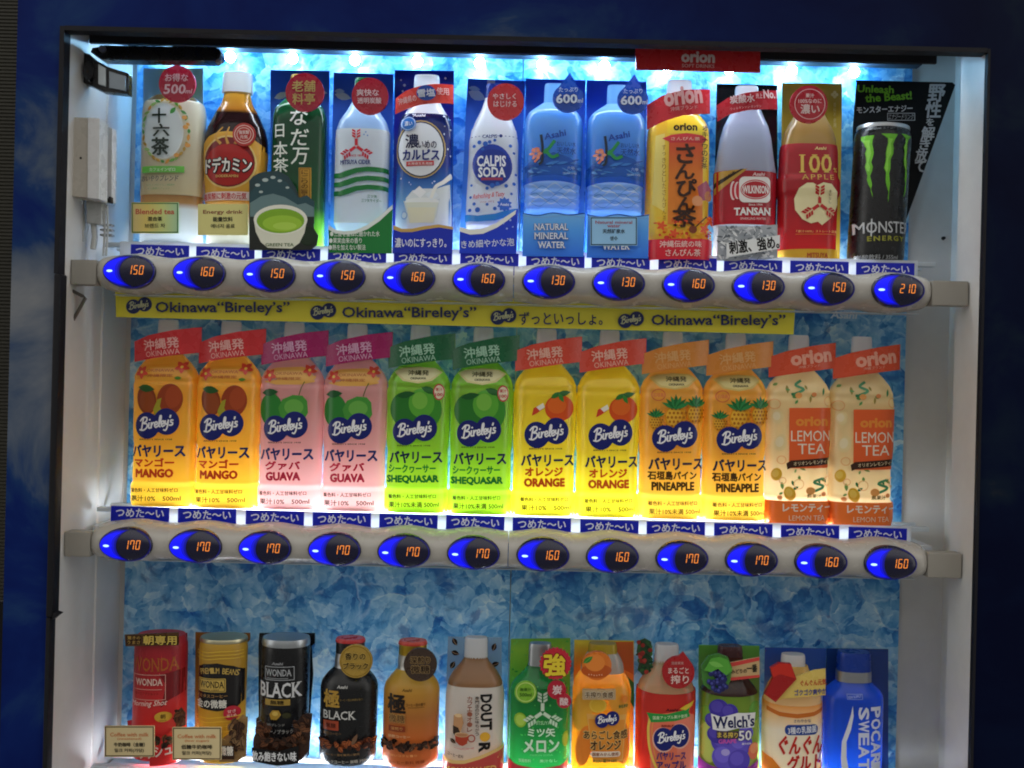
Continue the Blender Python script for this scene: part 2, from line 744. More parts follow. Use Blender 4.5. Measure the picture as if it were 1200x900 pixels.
# ---------------------------------------------------------------- marks used on several labels
def script_logo(a, cx, cy, w, h, blue="1c2470", white="f4f4f8", clip=None, edge=None):
    """a peanut shaped blob with slanting white script"""
    pts = []
    rot = math.radians(-6)
    for k in range(48):
        t = 2 * PI * k / 48
        best = 0.0
        for ex, ey in ((-.225 * w, .035 * h), (.225 * w, -.035 * h)):
            ra, rb = .285 * w, .47 * h
            dx_, dy_ = math.cos(t) / ra, math.sin(t) / rb
            ox_, oy_ = -ex / ra, -ey / rb
            qa, qb, qc = dx_ * dx_ + dy_ * dy_, ox_ * dx_ + oy_ * dy_, ox_ * ox_ + oy_ * oy_ - 1
            best = max(best, (-qb + math.sqrt(max(0, qb * qb - qa * qc))) / qa)
        x, y = best * math.cos(t), best * math.sin(t)
        pts.append((cx + x * math.cos(rot) - y * math.sin(rot), cy + x * math.sin(rot) + y * math.cos(rot)))
    if edge:
        a.poly([(cx + (x - cx) * 1.07, cy + (y - cy) * 1.09 + .6) for x, y in pts], edge)
    a.poly(pts, blue)
    u = w * .088
    rr = math.radians(10)
    ST = [[(.7, .1), (.8, 2.0), (1.0, 3.7)], [(.1, 3.0), (.9, 3.9), (2.0, 3.7), (2.0, 2.7), (1.1, 2.1), (2.2, 1.8), (2.3, .7), (1.3, 0), (.2, .3)],
          [(2.9, 2.0), (2.9, .6), (3.4, .4)], [(2.95, 2.9), (3.05, 3.05)], [(3.6, 2.0), (3.7, .4)], [(3.75, 1.2), (4.1, 1.9), (4.6, 1.8)],
          [(4.7, 1.1), (5.4, 1.3), (5.3, 2.0), (4.8, 1.9), (4.7, 1.0), (5.1, .4), (5.8, .7)], [(5.9, .8), (6.4, 2.4), (6.4, 3.7), (6.05, 3.5), (6.0, 1.0), (6.4, .4)],
          [(6.7, 1.1), (7.4, 1.3), (7.3, 2.0), (6.8, 1.9), (6.7, 1.0), (7.1, .4), (7.7, .7)], [(7.8, 2.0), (7.9, 1.1), (8.4, 1.0), (8.7, 2.0)],
          [(8.7, 2.1), (8.6, .2), (8.2, -.9), (7.6, -.7)], [(9.2, 3.5), (9.1, 2.9)], [(10.0, 1.9), (9.5, 2.0), (9.5, 1.4), (10.0, 1.1), (9.9, .5), (9.2, .5)]]
    for st in ST:
        q = []
        for x, y in st:
            X, Y = (x - 5.15) * u * .88, (y - 1.5) * u * .86
            q.append((cx + X * math.cos(rr) + Y * math.sin(rr) * .6, cy - X * math.sin(rr) * .75 - Y * math.cos(rr)))
        a.stroke(q, max(u * .40, .62), white)


def three_arrows(a, cx, cy, r, c, gap=None):
    """three feathered arrows meeting in a Y"""
    for ang in (90, 215, 325):
        t = math.radians(ang)
        d = Vector((math.cos(t), -math.sin(t)))
        q = Vector((-d.y, d.x))
        o = Vector((cx, cy))
        w = r * .17

        def P(al, ac):
            v = o + d * al * r + q * ac * w
            return (v.x, v.y)
        a.poly([P(.06, -.55), P(.48, -.55), P(.48, .55), P(.06, .55)], c)
        for k in range(3):
            s0 = .5 + .17 * k
            for sg in (1, -1):
                a.poly([P(s0, sg * .25), P(s0 + .13, sg * .25), P(s0 + .24, sg * 1.5), P(s0 + .11, sg * 1.5)][::sg], c)


def claw_m(a, cx, cy, w, h, c="6fc22a"):
    """three ragged claw slashes side by side"""
    rnd = random.Random(4)
    for k, (x0, hh, ww, dx) in enumerate(((-.38, .92, .13, .03), (0.02, 1.0, .14, -.03), (.40, .9, .075, -.03))):
        L, R = [], []
        n = 14
        for i in range(n + 1):
            t = i / n
            wid = ww * (1 - t ** 1.6) * (1 + .25 * math.sin(i * 1.9 + k)) + .006
            xc = x0 + dx * t * 2 + .022 * math.sin(t * 7 + k * 1.3)
            y = -.5 + t * hh
            L.append((cx + (xc - wid * .5 - (.1 if i == 0 else 0) + rnd.uniform(-.012, .012)) * w, cy + y * h))
            R.append((cx + (xc + wid * .5 + (.06 if i == 0 else 0) + rnd.uniform(-.012, .012)) * w, cy + (y + .012) * h))
        a.poly(L + R[::-1], c)
        a.poly([(x + w * .015, y) for x, y in L[1:9]] + [(x - w * .045 * (1 if k < 2 else .4), y) for x, y in R[1:9]][::-1], "93dc4a")


def orion_word(a, cx, cy, w, h, c, rot=0.0):
    a.text("orion", cx, cy, w, h, c, bold=.045, rot=rot)


def cup_bean(a, cx, cy, L, rot, c="2a1d18", line="8a6a50"):
    a.leaf(cx, cy, L, L * .62, rot, c)
    t = math.radians(rot)
    d = Vector((math.cos(t), math.sin(t)))
    q = Vector((-d.y, d.x))
    o = Vector((cx, cy))
    a.stroke([tuple(o - d * L * .8), tuple(o + q * L * .12), tuple(o + d * L * .8)], L * .16, line)


def bean_heap(a, x0, x1, y0, y1, n, seed=1, cols=("3a2418", "55331f", "6f452a", "2a1a12"), size=4.0):
    r = random.Random(seed)
    for _ in range(n):
        cup_bean(a, r.uniform(x0, x1), r.uniform(y0, y1), size * r.uniform(.8, 1.2), r.uniform(0, 180), r.choice(cols), "1c100a")


def pineapple(a, cx, cy, r):
    a.ell(cx, cy, r, r * 1.2, "e8a01c")
    a.ell(cx - r * .15, cy - r * .1, r * .75, r * .9, "f4bb3a")
    for i in range(-2, 3):
        for j in range(-2, 3):
            if i * i + j * j <= 5:
                a.ell(cx + i * r * .38 + (j % 2) * r * .19, cy + j * r * .42, r * .12, r * .14, "b8701a", n=8)
    for k in range(-3, 4):
        a.leaf(cx + k * r * .22, cy - r * 1.5 + abs(k) * r * .12, r * .75, r * .2, -90 + k * 22, ("1f6a34", "2f8a48")[k % 2])

# ================================================================ the machine and what stands behind it
XL, XR = -.483, .495            # window opening
ZT, ZB = ZC + .3635, ZC - .60
YF = -.10                       # front of the door
YB = .062                       # printed backdrop


def sky_print():
    """navy door film printed with drifting cloud"""
    m, n, l, b = new_mat("navy_cloud_film")
    t = n.new("ShaderNodeTexCoord")
    mp = n.new("ShaderNodeMapping")
    mp.inputs["Scale"].default_value = (5.5, 1, 7.5)
    mp.inputs["Location"].default_value = (1.35, 0, 0.2)
    l.new(t.outputs["Object"], mp.inputs[0])
    z = n.new("ShaderNodeTexNoise")
    z.inputs["Scale"].default_value = 1.0
    z.inputs["Detail"].default_value = 7
    z.inputs["Roughness"].default_value = .58
    z.inputs["Distortion"].default_value = .5
    l.new(mp.outputs[0], z.inputs["Vector"])
    s = n.new("ShaderNodeSeparateXYZ")
    l.new(t.outputs["Object"], s.inputs[0])
    # printed cloud bank on the left jamb: between z = ZC and ZC + .19
    bank = n.new("ShaderNodeValToRGB")
    mr = n.new("ShaderNodeMapRange")
    mr.inputs["From Min"].default_value, mr.inputs["From Max"].default_value = ZC - .3, ZC + .4
    l.new(s.outputs["Z"], mr.inputs["Value"])
    l.new(mr.outputs[0], bank.inputs[0])
    els = bank.color_ramp.elements
    els[0].position, els[0].color = 0.0, (0, 0, 0, 1)
    els[1].position, els[1].color = 1.0, (0, 0, 0, 1)
    for p, v in ((.16, .03), (.30, .30), (.44, .72), (.56, .68), (.63, .30), (.74, .12)):
        e = els.new(p)
        e.color = (v, v, v, 1)
    side = n.new("ShaderNodeMapRange")
    side.inputs["From Min"].default_value, side.inputs["From Max"].default_value = -.42, -.47
    side.inputs["To Min"].default_value = .10
    l.new(s.outputs["X"], side.inputs["Value"])
    k = n.new("ShaderNodeMath")
    k.operation = "MULTIPLY"
    l.new(bank.outputs[0], k.inputs[0])
    l.new(side.outputs[0], k.inputs[1])
    ad = n.new("ShaderNodeMath")
    ad.operation = "MULTIPLY_ADD"
    ad.inputs[1].default_value = .52
    l.new(k.outputs[0], ad.inputs[0])
    l.new(z.outputs["Fac"], ad.inputs[2])
    r = n.new("ShaderNodeValToRGB")
    l.new(ad.outputs[0], r.inputs[0])
    e = r.color_ramp.elements
    e[0].position, e[0].color = .42, (.0025, .010, .098, 1)
    e[1].position, e[1].color = 1.0, (.24, .25, .26, 1)
    for p, c in ((.55, (.004, .017, .125, 1)), (.64, (.012, .04, .14, 1)), (.72, (.07, .10, .16, 1))):
        q = e.new(p)
        q.color = c
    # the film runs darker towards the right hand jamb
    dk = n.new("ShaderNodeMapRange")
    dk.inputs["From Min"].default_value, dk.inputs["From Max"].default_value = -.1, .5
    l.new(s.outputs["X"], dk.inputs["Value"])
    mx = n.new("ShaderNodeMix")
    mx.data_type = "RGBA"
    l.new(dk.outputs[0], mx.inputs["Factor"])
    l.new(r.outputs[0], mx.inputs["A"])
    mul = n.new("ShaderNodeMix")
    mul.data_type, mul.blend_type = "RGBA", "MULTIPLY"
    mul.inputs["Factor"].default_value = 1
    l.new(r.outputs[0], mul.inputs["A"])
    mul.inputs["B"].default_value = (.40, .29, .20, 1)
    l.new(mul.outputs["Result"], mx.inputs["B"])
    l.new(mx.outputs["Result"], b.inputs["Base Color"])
    b.inputs["Roughness"].default_value = .38
    b.inputs["Specular IOR Level"].default_value = .07
    return m


def ice_print():
    """film printed with a heap of translucent blue ice"""
    m, n, l, b = new_mat("ice_film")
    t = n.new("ShaderNodeTexCoord")

    def noise(scale, detail=5, rough=.55, dist=0.0):
        z = n.new("ShaderNodeTexNoise")
        z.inputs["Scale"].default_value, z.inputs["Detail"].default_value = scale, detail
        z.inputs["Roughness"].default_value, z.inputs["Distortion"].default_value = rough, dist
        l.new(t.outputs["Object"], z.inputs["Vector"])
        return z

    def mixc(f, a, bb, mode="MIX"):
        x = n.new("ShaderNodeMix")
        x.data_type, x.blend_type = "RGBA", mode
        for sock, v in (("Factor", f), ("A", a), ("B", bb)):
            if hasattr(v, "is_linked"):
                l.new(v, x.inputs[sock])
            else:
                x.inputs[sock].default_value = v
        return x.outputs["Result"]

    def ramp(v, *st):
        r = n.new("ShaderNodeValToRGB")
        l.new(v, r.inputs[0])
        while len(r.color_ramp.elements) < len(st):
            r.color_ramp.elements.new(.5)
        for e, (p, c) in zip(r.color_ramp.elements, st):
            e.position = p
            e.color = c if isinstance(c, tuple) else (c, c, c, 1)
        return r.outputs[0]
    warp = noise(16, 4)
    wv = n.new("ShaderNodeVectorMath")
    wv.operation = "MULTIPLY_ADD"
    l.new(warp.outputs["Color"], wv.inputs[0])
    wv.inputs[1].default_value = (.05, .05, .05)
    l.new(t.outputs["Object"], wv.inputs[2])

    def vor(scale, feat="F1", sm=None):
        v = n.new("ShaderNodeTexVoronoi")
        v.feature = feat
        v.inputs["Scale"].default_value = scale
        l.new(wv.outputs[0], v.inputs["Vector"])
        return v
    def lumps(v, gain):
        """one shaded facet per lump: brightness runs across each in its own direction"""
        d = n.new("ShaderNodeVectorMath")
        d.operation = "SUBTRACT"
        l.new(wv.outputs[0], d.inputs[0])
        l.new(v.outputs["Position"], d.inputs[1])
        c = n.new("ShaderNodeVectorMath")
        c.operation = "SUBTRACT"
        l.new(v.outputs["Color"], c.inputs[0])
        c.inputs[1].default_value = (.5, .5, .5)
        q = n.new("ShaderNodeVectorMath")
        q.operation = "DOT_PRODUCT"
        l.new(d.outputs[0], q.inputs[0])
        l.new(c.outputs[0], q.inputs[1])
        m_ = n.new("ShaderNodeMath")
        m_.operation = "MULTIPLY_ADD"
        l.new(q.outputs["Value"], m_.inputs[0])
        m_.inputs[1].default_value = gain
        sc_ = n.new("ShaderNodeSeparateColor")
        l.new(v.outputs["Color"], sc_.inputs[0])
        k_ = n.new("ShaderNodeMath")
        k_.operation = "MULTIPLY_ADD"
        l.new(sc_.outputs[2], k_.inputs[0])
        k_.inputs[1].default_value, k_.inputs[2].default_value = .5, .25
        l.new(k_.outputs[0], m_.inputs[2])
        return m_.outputs[0]

    def mean(p, q, f):
        x = n.new("ShaderNodeMix")
        x.inputs["Factor"].default_value = f
        l.new(p, x.inputs["A"])
        l.new(q, x.inputs["B"])
        return x.outputs["Result"]
    A, B_, C_ = vor(25), vor(52), vor(105)
    val = mean(mean(lumps(A, 36), lumps(B_, 72), .46), lumps(C_, 125), .24)
    val = mean(val, noise(36, 7, .68, 1.4).outputs["Fac"], .38)
    base = ramp(val, (.20, (.012, .11, .42, 1)), (.34, (.045, .25, .60, 1)), (.43, (.13, .40, .72, 1)), (.53, (.27, .56, .81, 1)), (.64, (.44, .71, .90, 1)), (.74, (.70, .88, .96, 1)))
    v2 = vor(25, "DISTANCE_TO_EDGE")
    g1 = ramp(noise(19, 4).outputs["Fac"], (.48, 0.0), (.56, 1.0))
    rim = mixc(1.0, ramp(v2.outputs["Distance"], (.0, .40), (.025, .24), (.06, .0)), g1, "MULTIPLY")
    base = mixc(rim, base, (.66, .88, .98, 1))
    dark = ramp(noise(24, 5, .6, .8).outputs["Fac"], (.35, .6), (.43, .0))
    base = mixc(dark, base, (.004, .08, .38, 1))
    l.new(base, b.inputs["Base Color"])
    b.inputs["Roughness"].default_value = .33
    b.inputs["Specular IOR Level"].default_value = .35
    return m


def enamel(name, c, rough=.42, dirt=.14):
    m, n, l, b = new_mat(name)
    t = n.new("ShaderNodeTexCoord")
    z = n.new("ShaderNodeTexNoise")
    z.inputs["Scale"].default_value, z.inputs["Detail"].default_value, z.inputs["Roughness"].default_value = 8, 8, .65
    l.new(t.outputs["Object"], z.inputs["Vector"])
    r = n.new("ShaderNodeValToRGB")
    l.new(z.outputs["Fac"], r.inputs[0])
    k = 1 - dirt
    r.color_ramp.elements[0].position, r.color_ramp.elements[0].color = .32, (c[0] * k, c[1] * k, c[2] * k, 1)
    r.color_ramp.elements[1].position, r.color_ramp.elements[1].color = .62, (*c, 1)
    l.new(r.outputs[0], b.inputs["Base Color"])
    z2 = n.new("ShaderNodeTexNoise")
    z2.inputs["Scale"].default_value = 55
    l.new(t.outputs["Object"], z2.inputs["Vector"])
    mr = n.new("ShaderNodeMapRange")
    mr.inputs["To Min"].default_value, mr.inputs["To Max"].default_value = rough - .08, rough + .12
    l.new(z2.outputs["Fac"], mr.inputs["Value"])
    l.new(mr.outputs[0], b.inputs["Roughness"])
    return m


M_FILM, M_ICE = sky_print(), ice_print()
M_WHITE = enamel("white_liner", (.67, .655, .625))
M_RAIL = enamel("grey_beige_plastic", (.46, .44, .40), .24, .03)
M_RAILDK = enamel("grey_beige_bracket", (.33, .31, .27), .5, .1)
M_BLACK = mat("0c0d10", "plastic")
M_DARK = mat("1c1c20", "matte")
M_STEEL = mat("b8bcc0", "metal")

# ---------------------------------------------------------------- shutter wall beyond the machine
m, n, l, b = new_mat("olive_shutter")
t_ = n.new("ShaderNodeTexCoord")
z_ = n.new("ShaderNodeTexNoise")
z_.inputs["Scale"].default_value = 12
l.new(t_.outputs["Object"], z_.inputs["Vector"])
r_ = n.new("ShaderNodeValToRGB")
l.new(z_.outputs["Fac"], r_.inputs[0])
r_.color_ramp.elements[0].color, r_.color_ramp.elements[1].color = (.015, .014, .008, 1), (.030, .027, .015, 1)
l.new(r_.outputs[0], b.inputs["Base Color"])
b.inputs["Roughness"].default_value = .6
bm = bmesh.new()
prev = None
zz = ZC - .33
k = 0
cross = []
while zz < ZC + 1.0:
    cross += [(.24, zz), (.2385, zz + .0012), (.2385, zz + .0036), (.24, zz + .0048)]
    zz += .0052
for x in (-2.4, 2.6):
    row = [bm.verts.new((x, y, z)) for y, z in cross]
    if prev:
        for a, c, d, e in zip(prev, row, row[1:], prev[1:]):
            bm.faces.new((a, c, d, e))
    prev = row
sw = link_mesh("shutter_wall", bm, [m], smooth=False)
tag(sw, "dark olive ribbed shutter wall beside the vending machine", "wall", kind="structure")
bm = bmesh.new()
box(bm, -2.4, 2.6, .225, .29, ZC - 1.3, ZC - .331)
o = link_mesh("plinth_wall", bm, [mat("0b0b0a", "matte")], smooth=False)
tag(o, "black plinth under the ribbed shutter wall", "wall", kind="structure")

# ---------------------------------------------------------------- vending machine body
vm = thing("vending_machine", (0, 0, 0), "navy vending machine with cloud printed frame and lit white display window", "vending machine")
bm = bmesh.new()
XO0, XO1, ZO0, ZO1 = -.533, .86, ZC - 1.28, ZC + .56
# door: four members butted round the window, one mesh
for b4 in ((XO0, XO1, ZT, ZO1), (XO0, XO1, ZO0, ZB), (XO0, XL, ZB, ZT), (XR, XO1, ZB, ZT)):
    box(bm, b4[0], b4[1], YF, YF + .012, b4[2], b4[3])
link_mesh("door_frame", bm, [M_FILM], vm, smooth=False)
bm = bmesh.new()
box(bm, XO0 + .004, XL - .012, YF + .0125, .42, ZO0, ZO1)
box(bm, XR + .055, XO1 - .004, YF + .0125, .42, ZO0, ZO1)
box(bm, XL - .012, XR + .055, YF + .0125, .42, ZT + .09, ZO1)
box(bm, XL - .012, XR + .055, .09, .42, ZO0, ZT + .09)
link_mesh("cabinet", bm, [mat("10182c", "matte")], vm, smooth=False)

# white lining of the window, bent where door meets cabinet
bm = bmesh.new()
LZ0, LZ1 = ZB, ZC + .435


def strip(bm, pts, z0, z1):
    a = [bm.verts.new((x, y, z0)) for x, y in pts]
    c = [bm.verts.new((x, y, z1)) for x, y in pts]
    for i in range(len(pts) - 1):
        bm.faces.new((a[i], a[i + 1], c[i + 1], c[i]))


strip(bm, [(XL + .0006, YF + .003), (XL + .0006, -.002), (XL + .002, .0), (XL + .002, .064), (.542, .064), (.542, -.044), (XR - .0006, -.046), (XR - .0006, YF + .003)], LZ0, LZ1)
for z, sg in ((LZ1, -1), (LZ0, 1)):
    q = [bm.verts.new(p) for p in ((XL - .0005, YF + .013, z), (.5425, YF + .013, z), (.5425, .064, z), (XL - .0005, .064, z))]
    bm.faces.new(q if sg > 0 else q[::-1])
bmesh.ops.recalc_face_normals(bm, faces=bm.faces[:])
link_mesh("window_lining", bm, [M_WHITE], vm, smooth=False)

# dark edge trim round the opening, thicker hinge cover low on the left
bm = bmesh.new()
box(bm, XL - .0035, XL + .0015, YF - .003, YF + .010, ZC + .105, ZT + .003)
box(bm, XR - .0006, XR + .0022, YF - .002, YF + .004, ZB, ZT + .003)
box(bm, XL + .0016, XR - .0016, YF - .003, YF + .010, ZT - .0015, ZT + .0035)
link_mesh("window_trim", bm, [mat("15151c", "matte")], vm)
bm = bmesh.new()
box(bm, XL - .0025, XL + .0045, YF - .005, YF + .010, ZC - .258, ZC + .1045, bevel=.002)
box(bm, XL - .0025, XL + .002, YF - .004, YF + .008, ZB, ZC - .2585, bevel=.001)
v = [bm.verts.new(p) for p in ((XL + .0055, YF - .005, ZC - .2525), (XL + .0115, YF - .005, ZC - .2545), (XL + .0045, YF - .005, ZC - .2605), (XL + .0055, YF + .005, ZC - .2525), (XL + .0115, YF + .005, ZC - .2545), (XL + .0045, YF + .005, ZC - .2605))]
for f in ((0, 2, 1), (3, 4, 5), (0, 1, 4, 3), (1, 2, 5, 4), (2, 0, 3, 5)):
    bm.faces.new([v[i] for i in f])
link_mesh("hinge_cover", bm, [mat("15151a", "matte")], vm)

# printed ice backdrop in two sheets
xm = W(598, 700, YB)[0]
for x0, x1 in ((W(155, 500, YB)[0] - .004, xm - .0006), (xm + .0006, W(1050, 690, YB)[0] + .004)):
    bm = bmesh.new()
    box(bm, x0, x1, YB - .0015, YB + .001, ZB + .01, ZC + .43)
    link_mesh("ice_backdrop", bm, [M_ICE], vm, smooth=False)

# lamp housing along the top with its row of white diodes
bm = bmesh.new()
hz = W(600, 62, -.05)[1]
sec = [(-.05, hz), (-.046, hz), (-.0455, hz + .024), (-.0285, hz + .024), (-.0282, hz + .0088), (-.0262, hz + .0095), (.004, ZC + (hz - ZC) * 1.0545 + .004), (.004, ZC + .43), (-.05, ZC + .43)]  # rear lip shaped to keep the front strip's light off the backdrop
ends = [[bm.verts.new((x, y, z)) for y, z in sec] for x in (XL + .002, XR - .030)]
for k in range(9):
    bm.faces.new((ends[0][k], ends[0][(k + 1) % 9], ends[1][(k + 1) % 9], ends[1][k]))
bm.faces.new(ends[0][::-1])
bm.faces.new(ends[1])
bmesh.ops.recalc_face_normals(bm, faces=bm.faces[:])
link_mesh("lamp_housing", bm, [mat("2a2a2e", "matte")], vm, smooth=False)
bm = bmesh.new()
box(bm, XL + .06, XR - .08, -.0435, -.0305, hz + .0205, hz + .0235)
link_mesh("front_light_strip", bm, [mat("e4f2ff", "led:%g" % LED_FRONT)], vm, smooth=False)
led_m = mat("9ad6ff", "led:%g" % LED_TOP)
for i in range(12):
    px = 194 + 73.6 * i
    x = W(px, 70 + .0244 * (px - 600), .03)[0]
    bm = bmesh.new()
    bmesh.ops.create_uvsphere(bm, u_segments=16, v_segments=10, radius=.0062, matrix=Matrix.Translation((x, .037, ZC + .3885)) @ Matrix.Diagonal((1, .8, 1.05, 1)))
    link_mesh("diode", bm, [led_m], vm)
bm = bmesh.new()
box(bm, XL + .01, XR - .01, .030, .044, ZC + .3968, ZC + .4345)
link_mesh("diode_bar", bm, [mat("3a4048", "matte")], vm, smooth=False)

# shelves: a slotted clear ledge with a light strip under it and a white ticket strip at its front
SHELF_Z = (ZC + .152, ZC - .1525, ZC - .450)
for z, pw in zip(SHELF_Z, (LED_FIRST, LED_MID, LED_LOW)):
    bm = bmesh.new()
    for x0, x1 in ((XL + .010, -.0008), (.0008, XR - .012)):
        for y0, y1 in ((-.0215, -.012), (.013, .018)):
            box(bm, x0, x1, y0, y1, z - .0055, z - .0004, bevel=.0008)
    link_mesh("shelf_ledge", bm, [mat("dfe6ea", "glow")], vm)
    bm = bmesh.new()
    box(bm, XL + .066, XR - .082, -.010, .012, z - .020, z - .0175)
    link_mesh("light_strip", bm, [mat("e9f3ff", "led:%g" % pw)], vm, smooth=False)
    bm = bmesh.new()
    xa, xb = W(133, 600, -.024)[0], W(1068, 620, -.024)[0]
    box(bm, xa, xb, -.0245, -.0220, z - .030, z + .0005, bevel=.0004)
    link_mesh("ticket_strip", bm, [mat("f4f6f8", "diffuser")], vm)
    box_obj("shelf_base", (XL + .006, XR - .008, -.021, .055, z - .030, z - .0215), mat("d0d2d4", "matte"), vm, .0005)


# ---------------------------------------------------------------- price rails with their push buttons
SEG = {"0": "abcdef", "1": "bc", "2": "abged", "3": "abgcd", "5": "afgcd", "6": "afgedc", "7": "fabc"}


def digit_polys(ch, x, y, w, h):
    t = h * .078
    out = []
    g = h * .03

    def H(yy):
        return [(x + g + t * .3, yy - t / 2), (x + w - g - t * .3, yy - t / 2), (x + w - g - t * .3, yy + t / 2), (x + g + t * .3, yy + t / 2)]

    def V(xx, ya, yb):
        return [(xx - t / 2, ya + g), (xx + t / 2, ya + g), (xx + t / 2, yb - g), (xx - t / 2, yb - g)]
    ym, yb, yt = y, y - h / 2, y + h / 2
    S = {"a": H(yt - t / 2), "g": H(ym), "d": H(yb + t / 2), "f": V(x + t / 2, ym, yt), "b": V(x + w - t / 2, ym, yt), "e": V(x + t / 2, yb, ym), "c": V(x + w - t / 2, yb, ym)}
    for s in SEG[ch]:
        out.append([(px + (py - y) * .12, py) for px, py in S[s]])
    return out


def price_rail(zc, xs, prices, x_left, x_right, b_left, b_right, label):
    """xs: button centres (world x); rail bulges round every button"""
    yf, yb, h0, dep = -.081, -.044, .0212, .0
    root = thing("price_rail", ((x_left + x_right) / 2, yf, zc), label, "price rail", "price button rails")
    ox, oz = root.location.x, root.location.z
    pitch = (xs[-1] - xs[0]) / 11
    xmid = (xs[5] + xs[6]) / 2

    def half(x):
        h = h0 + .0019 * math.cos(2 * PI * (x - xs[0]) / pitch)
        e = min(x - x_left, x_right - x)
        if e < .016:
            h *= .62 + .38 * math.sqrt(max(0, 1 - (1 - e / .016) ** 2))
        return h

    def depth(x):
        e = min(x - x_left, x_right - x)
        return 1.0 if e > .014 else .45 + .55 * math.sqrt(max(0, 1 - (1 - e / .014) ** 2))

    def face_y(x, z):
        q = min(abs(z - zc) / half(x), .999)
        return yb - (yb - yf) * depth(x) * (1 - q ** 2.6) ** (1 / 2.6)
    bm = bmesh.new()
    # two halves that meet at a hairline seam
    for xa, xb in ((x_left, xmid - .0004), (xmid + .0004, x_right)):
        N = 190
        rows = []
        for i in range(N + 1):
            x = xa + (xb - xa) * i / N
            hh = half(x)
            row = []
            for k in range(25):
                a = -PI / 2 + PI * k / 24
                zz_ = hh * math.copysign(abs(math.sin(a)) ** (2 / 2.6), math.sin(a))
                q = min(abs(zz_) / hh, 1)
                y = yb - (yb - yf) * depth(x) * (max(0, 1 - q ** 2.6)) ** (1 / 2.6)
                row.append(bm.verts.new((x - ox, y - yf, zz_)))
            rows.append(row)
        for A, B in zip(rows, rows[1:]):
            for k in range(24):
                bm.faces.new((A[k], B[k], B[k + 1], A[k + 1]))
            bm.faces.new((A[24], B[24], B[0], A[0]))
        bm.faces.new(rows[0])
        bm.faces.new(rows[-1][::-1])
    bmesh.ops.recalc_face_normals(bm, faces=bm.faces[:])
    link_mesh("rail_body", bm, [M_RAIL], root)
    for xa, xb in ((b_left, x_left + .004), (x_right - .004, b_right)):
        o = box_obj("end_bracket", (xa - ox, xb - ox, .004, .020, -.0150, .0120), M_RAILDK, root, .001)
    # faint clear lip under the rail
    bm = bmesh.new()
    box(bm, x_left + .012 - ox, x_right - .006 - ox, .030, .046, -.0232, -.0222)
    link_mesh("clear_lip", bm, [mat("dfe6ea", "glow")], root)
    A, B = .0288, .0186
    for x, pr in zip(xs, prices):

        def dome(u, v, off):
            q = min((u / A) ** 2 + (v / B) ** 2, 1)
            return (x + u - ox, face_y(x + u, zc + v * .8) - .0042 * math.sqrt(max(0, 1 - q ** 1.5)) - yf - .0012 - off, v)
        bm = bmesh.new()
        R, K = 9, 44
        rings = []
        for r in range(R + 1):
            q = 1 - (1 - r / R) ** 1.6 if r else 0
            q = math.sin(r / R * PI / 2)
            rings.append([bm.verts.new(dome(A * q * math.cos(2 * PI * k / K), B * q * math.sin(2 * PI * k / K), 0)) for k in range(K)] if r else [bm.verts.new(dome(0, 0, 0))])
        rings.append([bm.verts.new((v.co.x, v.co.y + .006, v.co.z)) for v in rings[-1]])
        for a_, b_ in zip(rings, rings[1:]):
            for k in range(K):
                if len(a_) == 1:
                    bm.faces.new((a_[0], b_[k], b_[(k + 1) % K]))
                else:
                    bm.faces.new((a_[k], b_[k], b_[(k + 1) % K], a_[(k + 1) % K]))
        bmesh.ops.recalc_face_normals(bm, faces=bm.faces[:])
        bt = link_mesh("push_button", bm, [M_BUTTON], root)
        # lit crescent at the left and its bright lens
        ar = Art(lambda p, q: (p, q))
        inner = []
        for k in range(25):
            t = math.radians(108 + (252 - 108) * k / 24)
            inner.append((.0078 + .0165 * math.cos(t), -B * .90 * math.sin(t) / math.sin(math.radians(108)) * -1 * .98))
        inner = inner[::-1]
        outer = []
        for k in range(25):
            t = math.radians(112 + (248 - 112) * k / 24)
            outer.append((A * .94 * math.cos(t), B * .93 * math.sin(t)))
        rim = []
        for k in range(19):
            t = math.radians(-100 + 165 * k / 18)
            rim.append((A * .95 * math.cos(t), B * .95 * math.sin(t)))
        ar.stroke(rim, .0011, mat("0a10c8", "led:0.16"), smooth=False)
        for sx_, cw, st_ in ((1.0, 0.0, .22), (.93, -.0022, .5), (.84, -.0048, .95)):
            ar.poly([(x_ * (1 if sx_ == 1 else .985), z_ * sx_) for x_, z_ in outer] + [(x_ + cw - abs(z_) * (1 - sx_) * .8, z_ * sx_) for x_, z_ in inner], mat("0004ff", "led:%g" % st_))
        ar.ell(-.0195, -.0005, .0034, .0013, mat("8fb0ff", "led:2.2"), n=16)
        bm = bmesh.new()
        mats = []
        bake_art(bm, ar, dome, mats, off0=.0004, step=.0001, du=.002, dv=.002)
        link_mesh("crescent_light", bm, mats, bt)
        ar = Art(lambda p, q: (p, q))
        dm = mat("ff9038", "led:0.95")
        for k, ch in enumerate(pr):
            for pg in digit_polys(ch, .0004 + .0061 * k, .0012, .0043, .0098):
                ar.poly(pg, dm)
        bm = bmesh.new()
        mats = []
        bake_art(bm, ar, dome, mats, off0=.0004, step=0, du=.003)
        link_mesh("price_digits", bm, mats, bt)
    return root


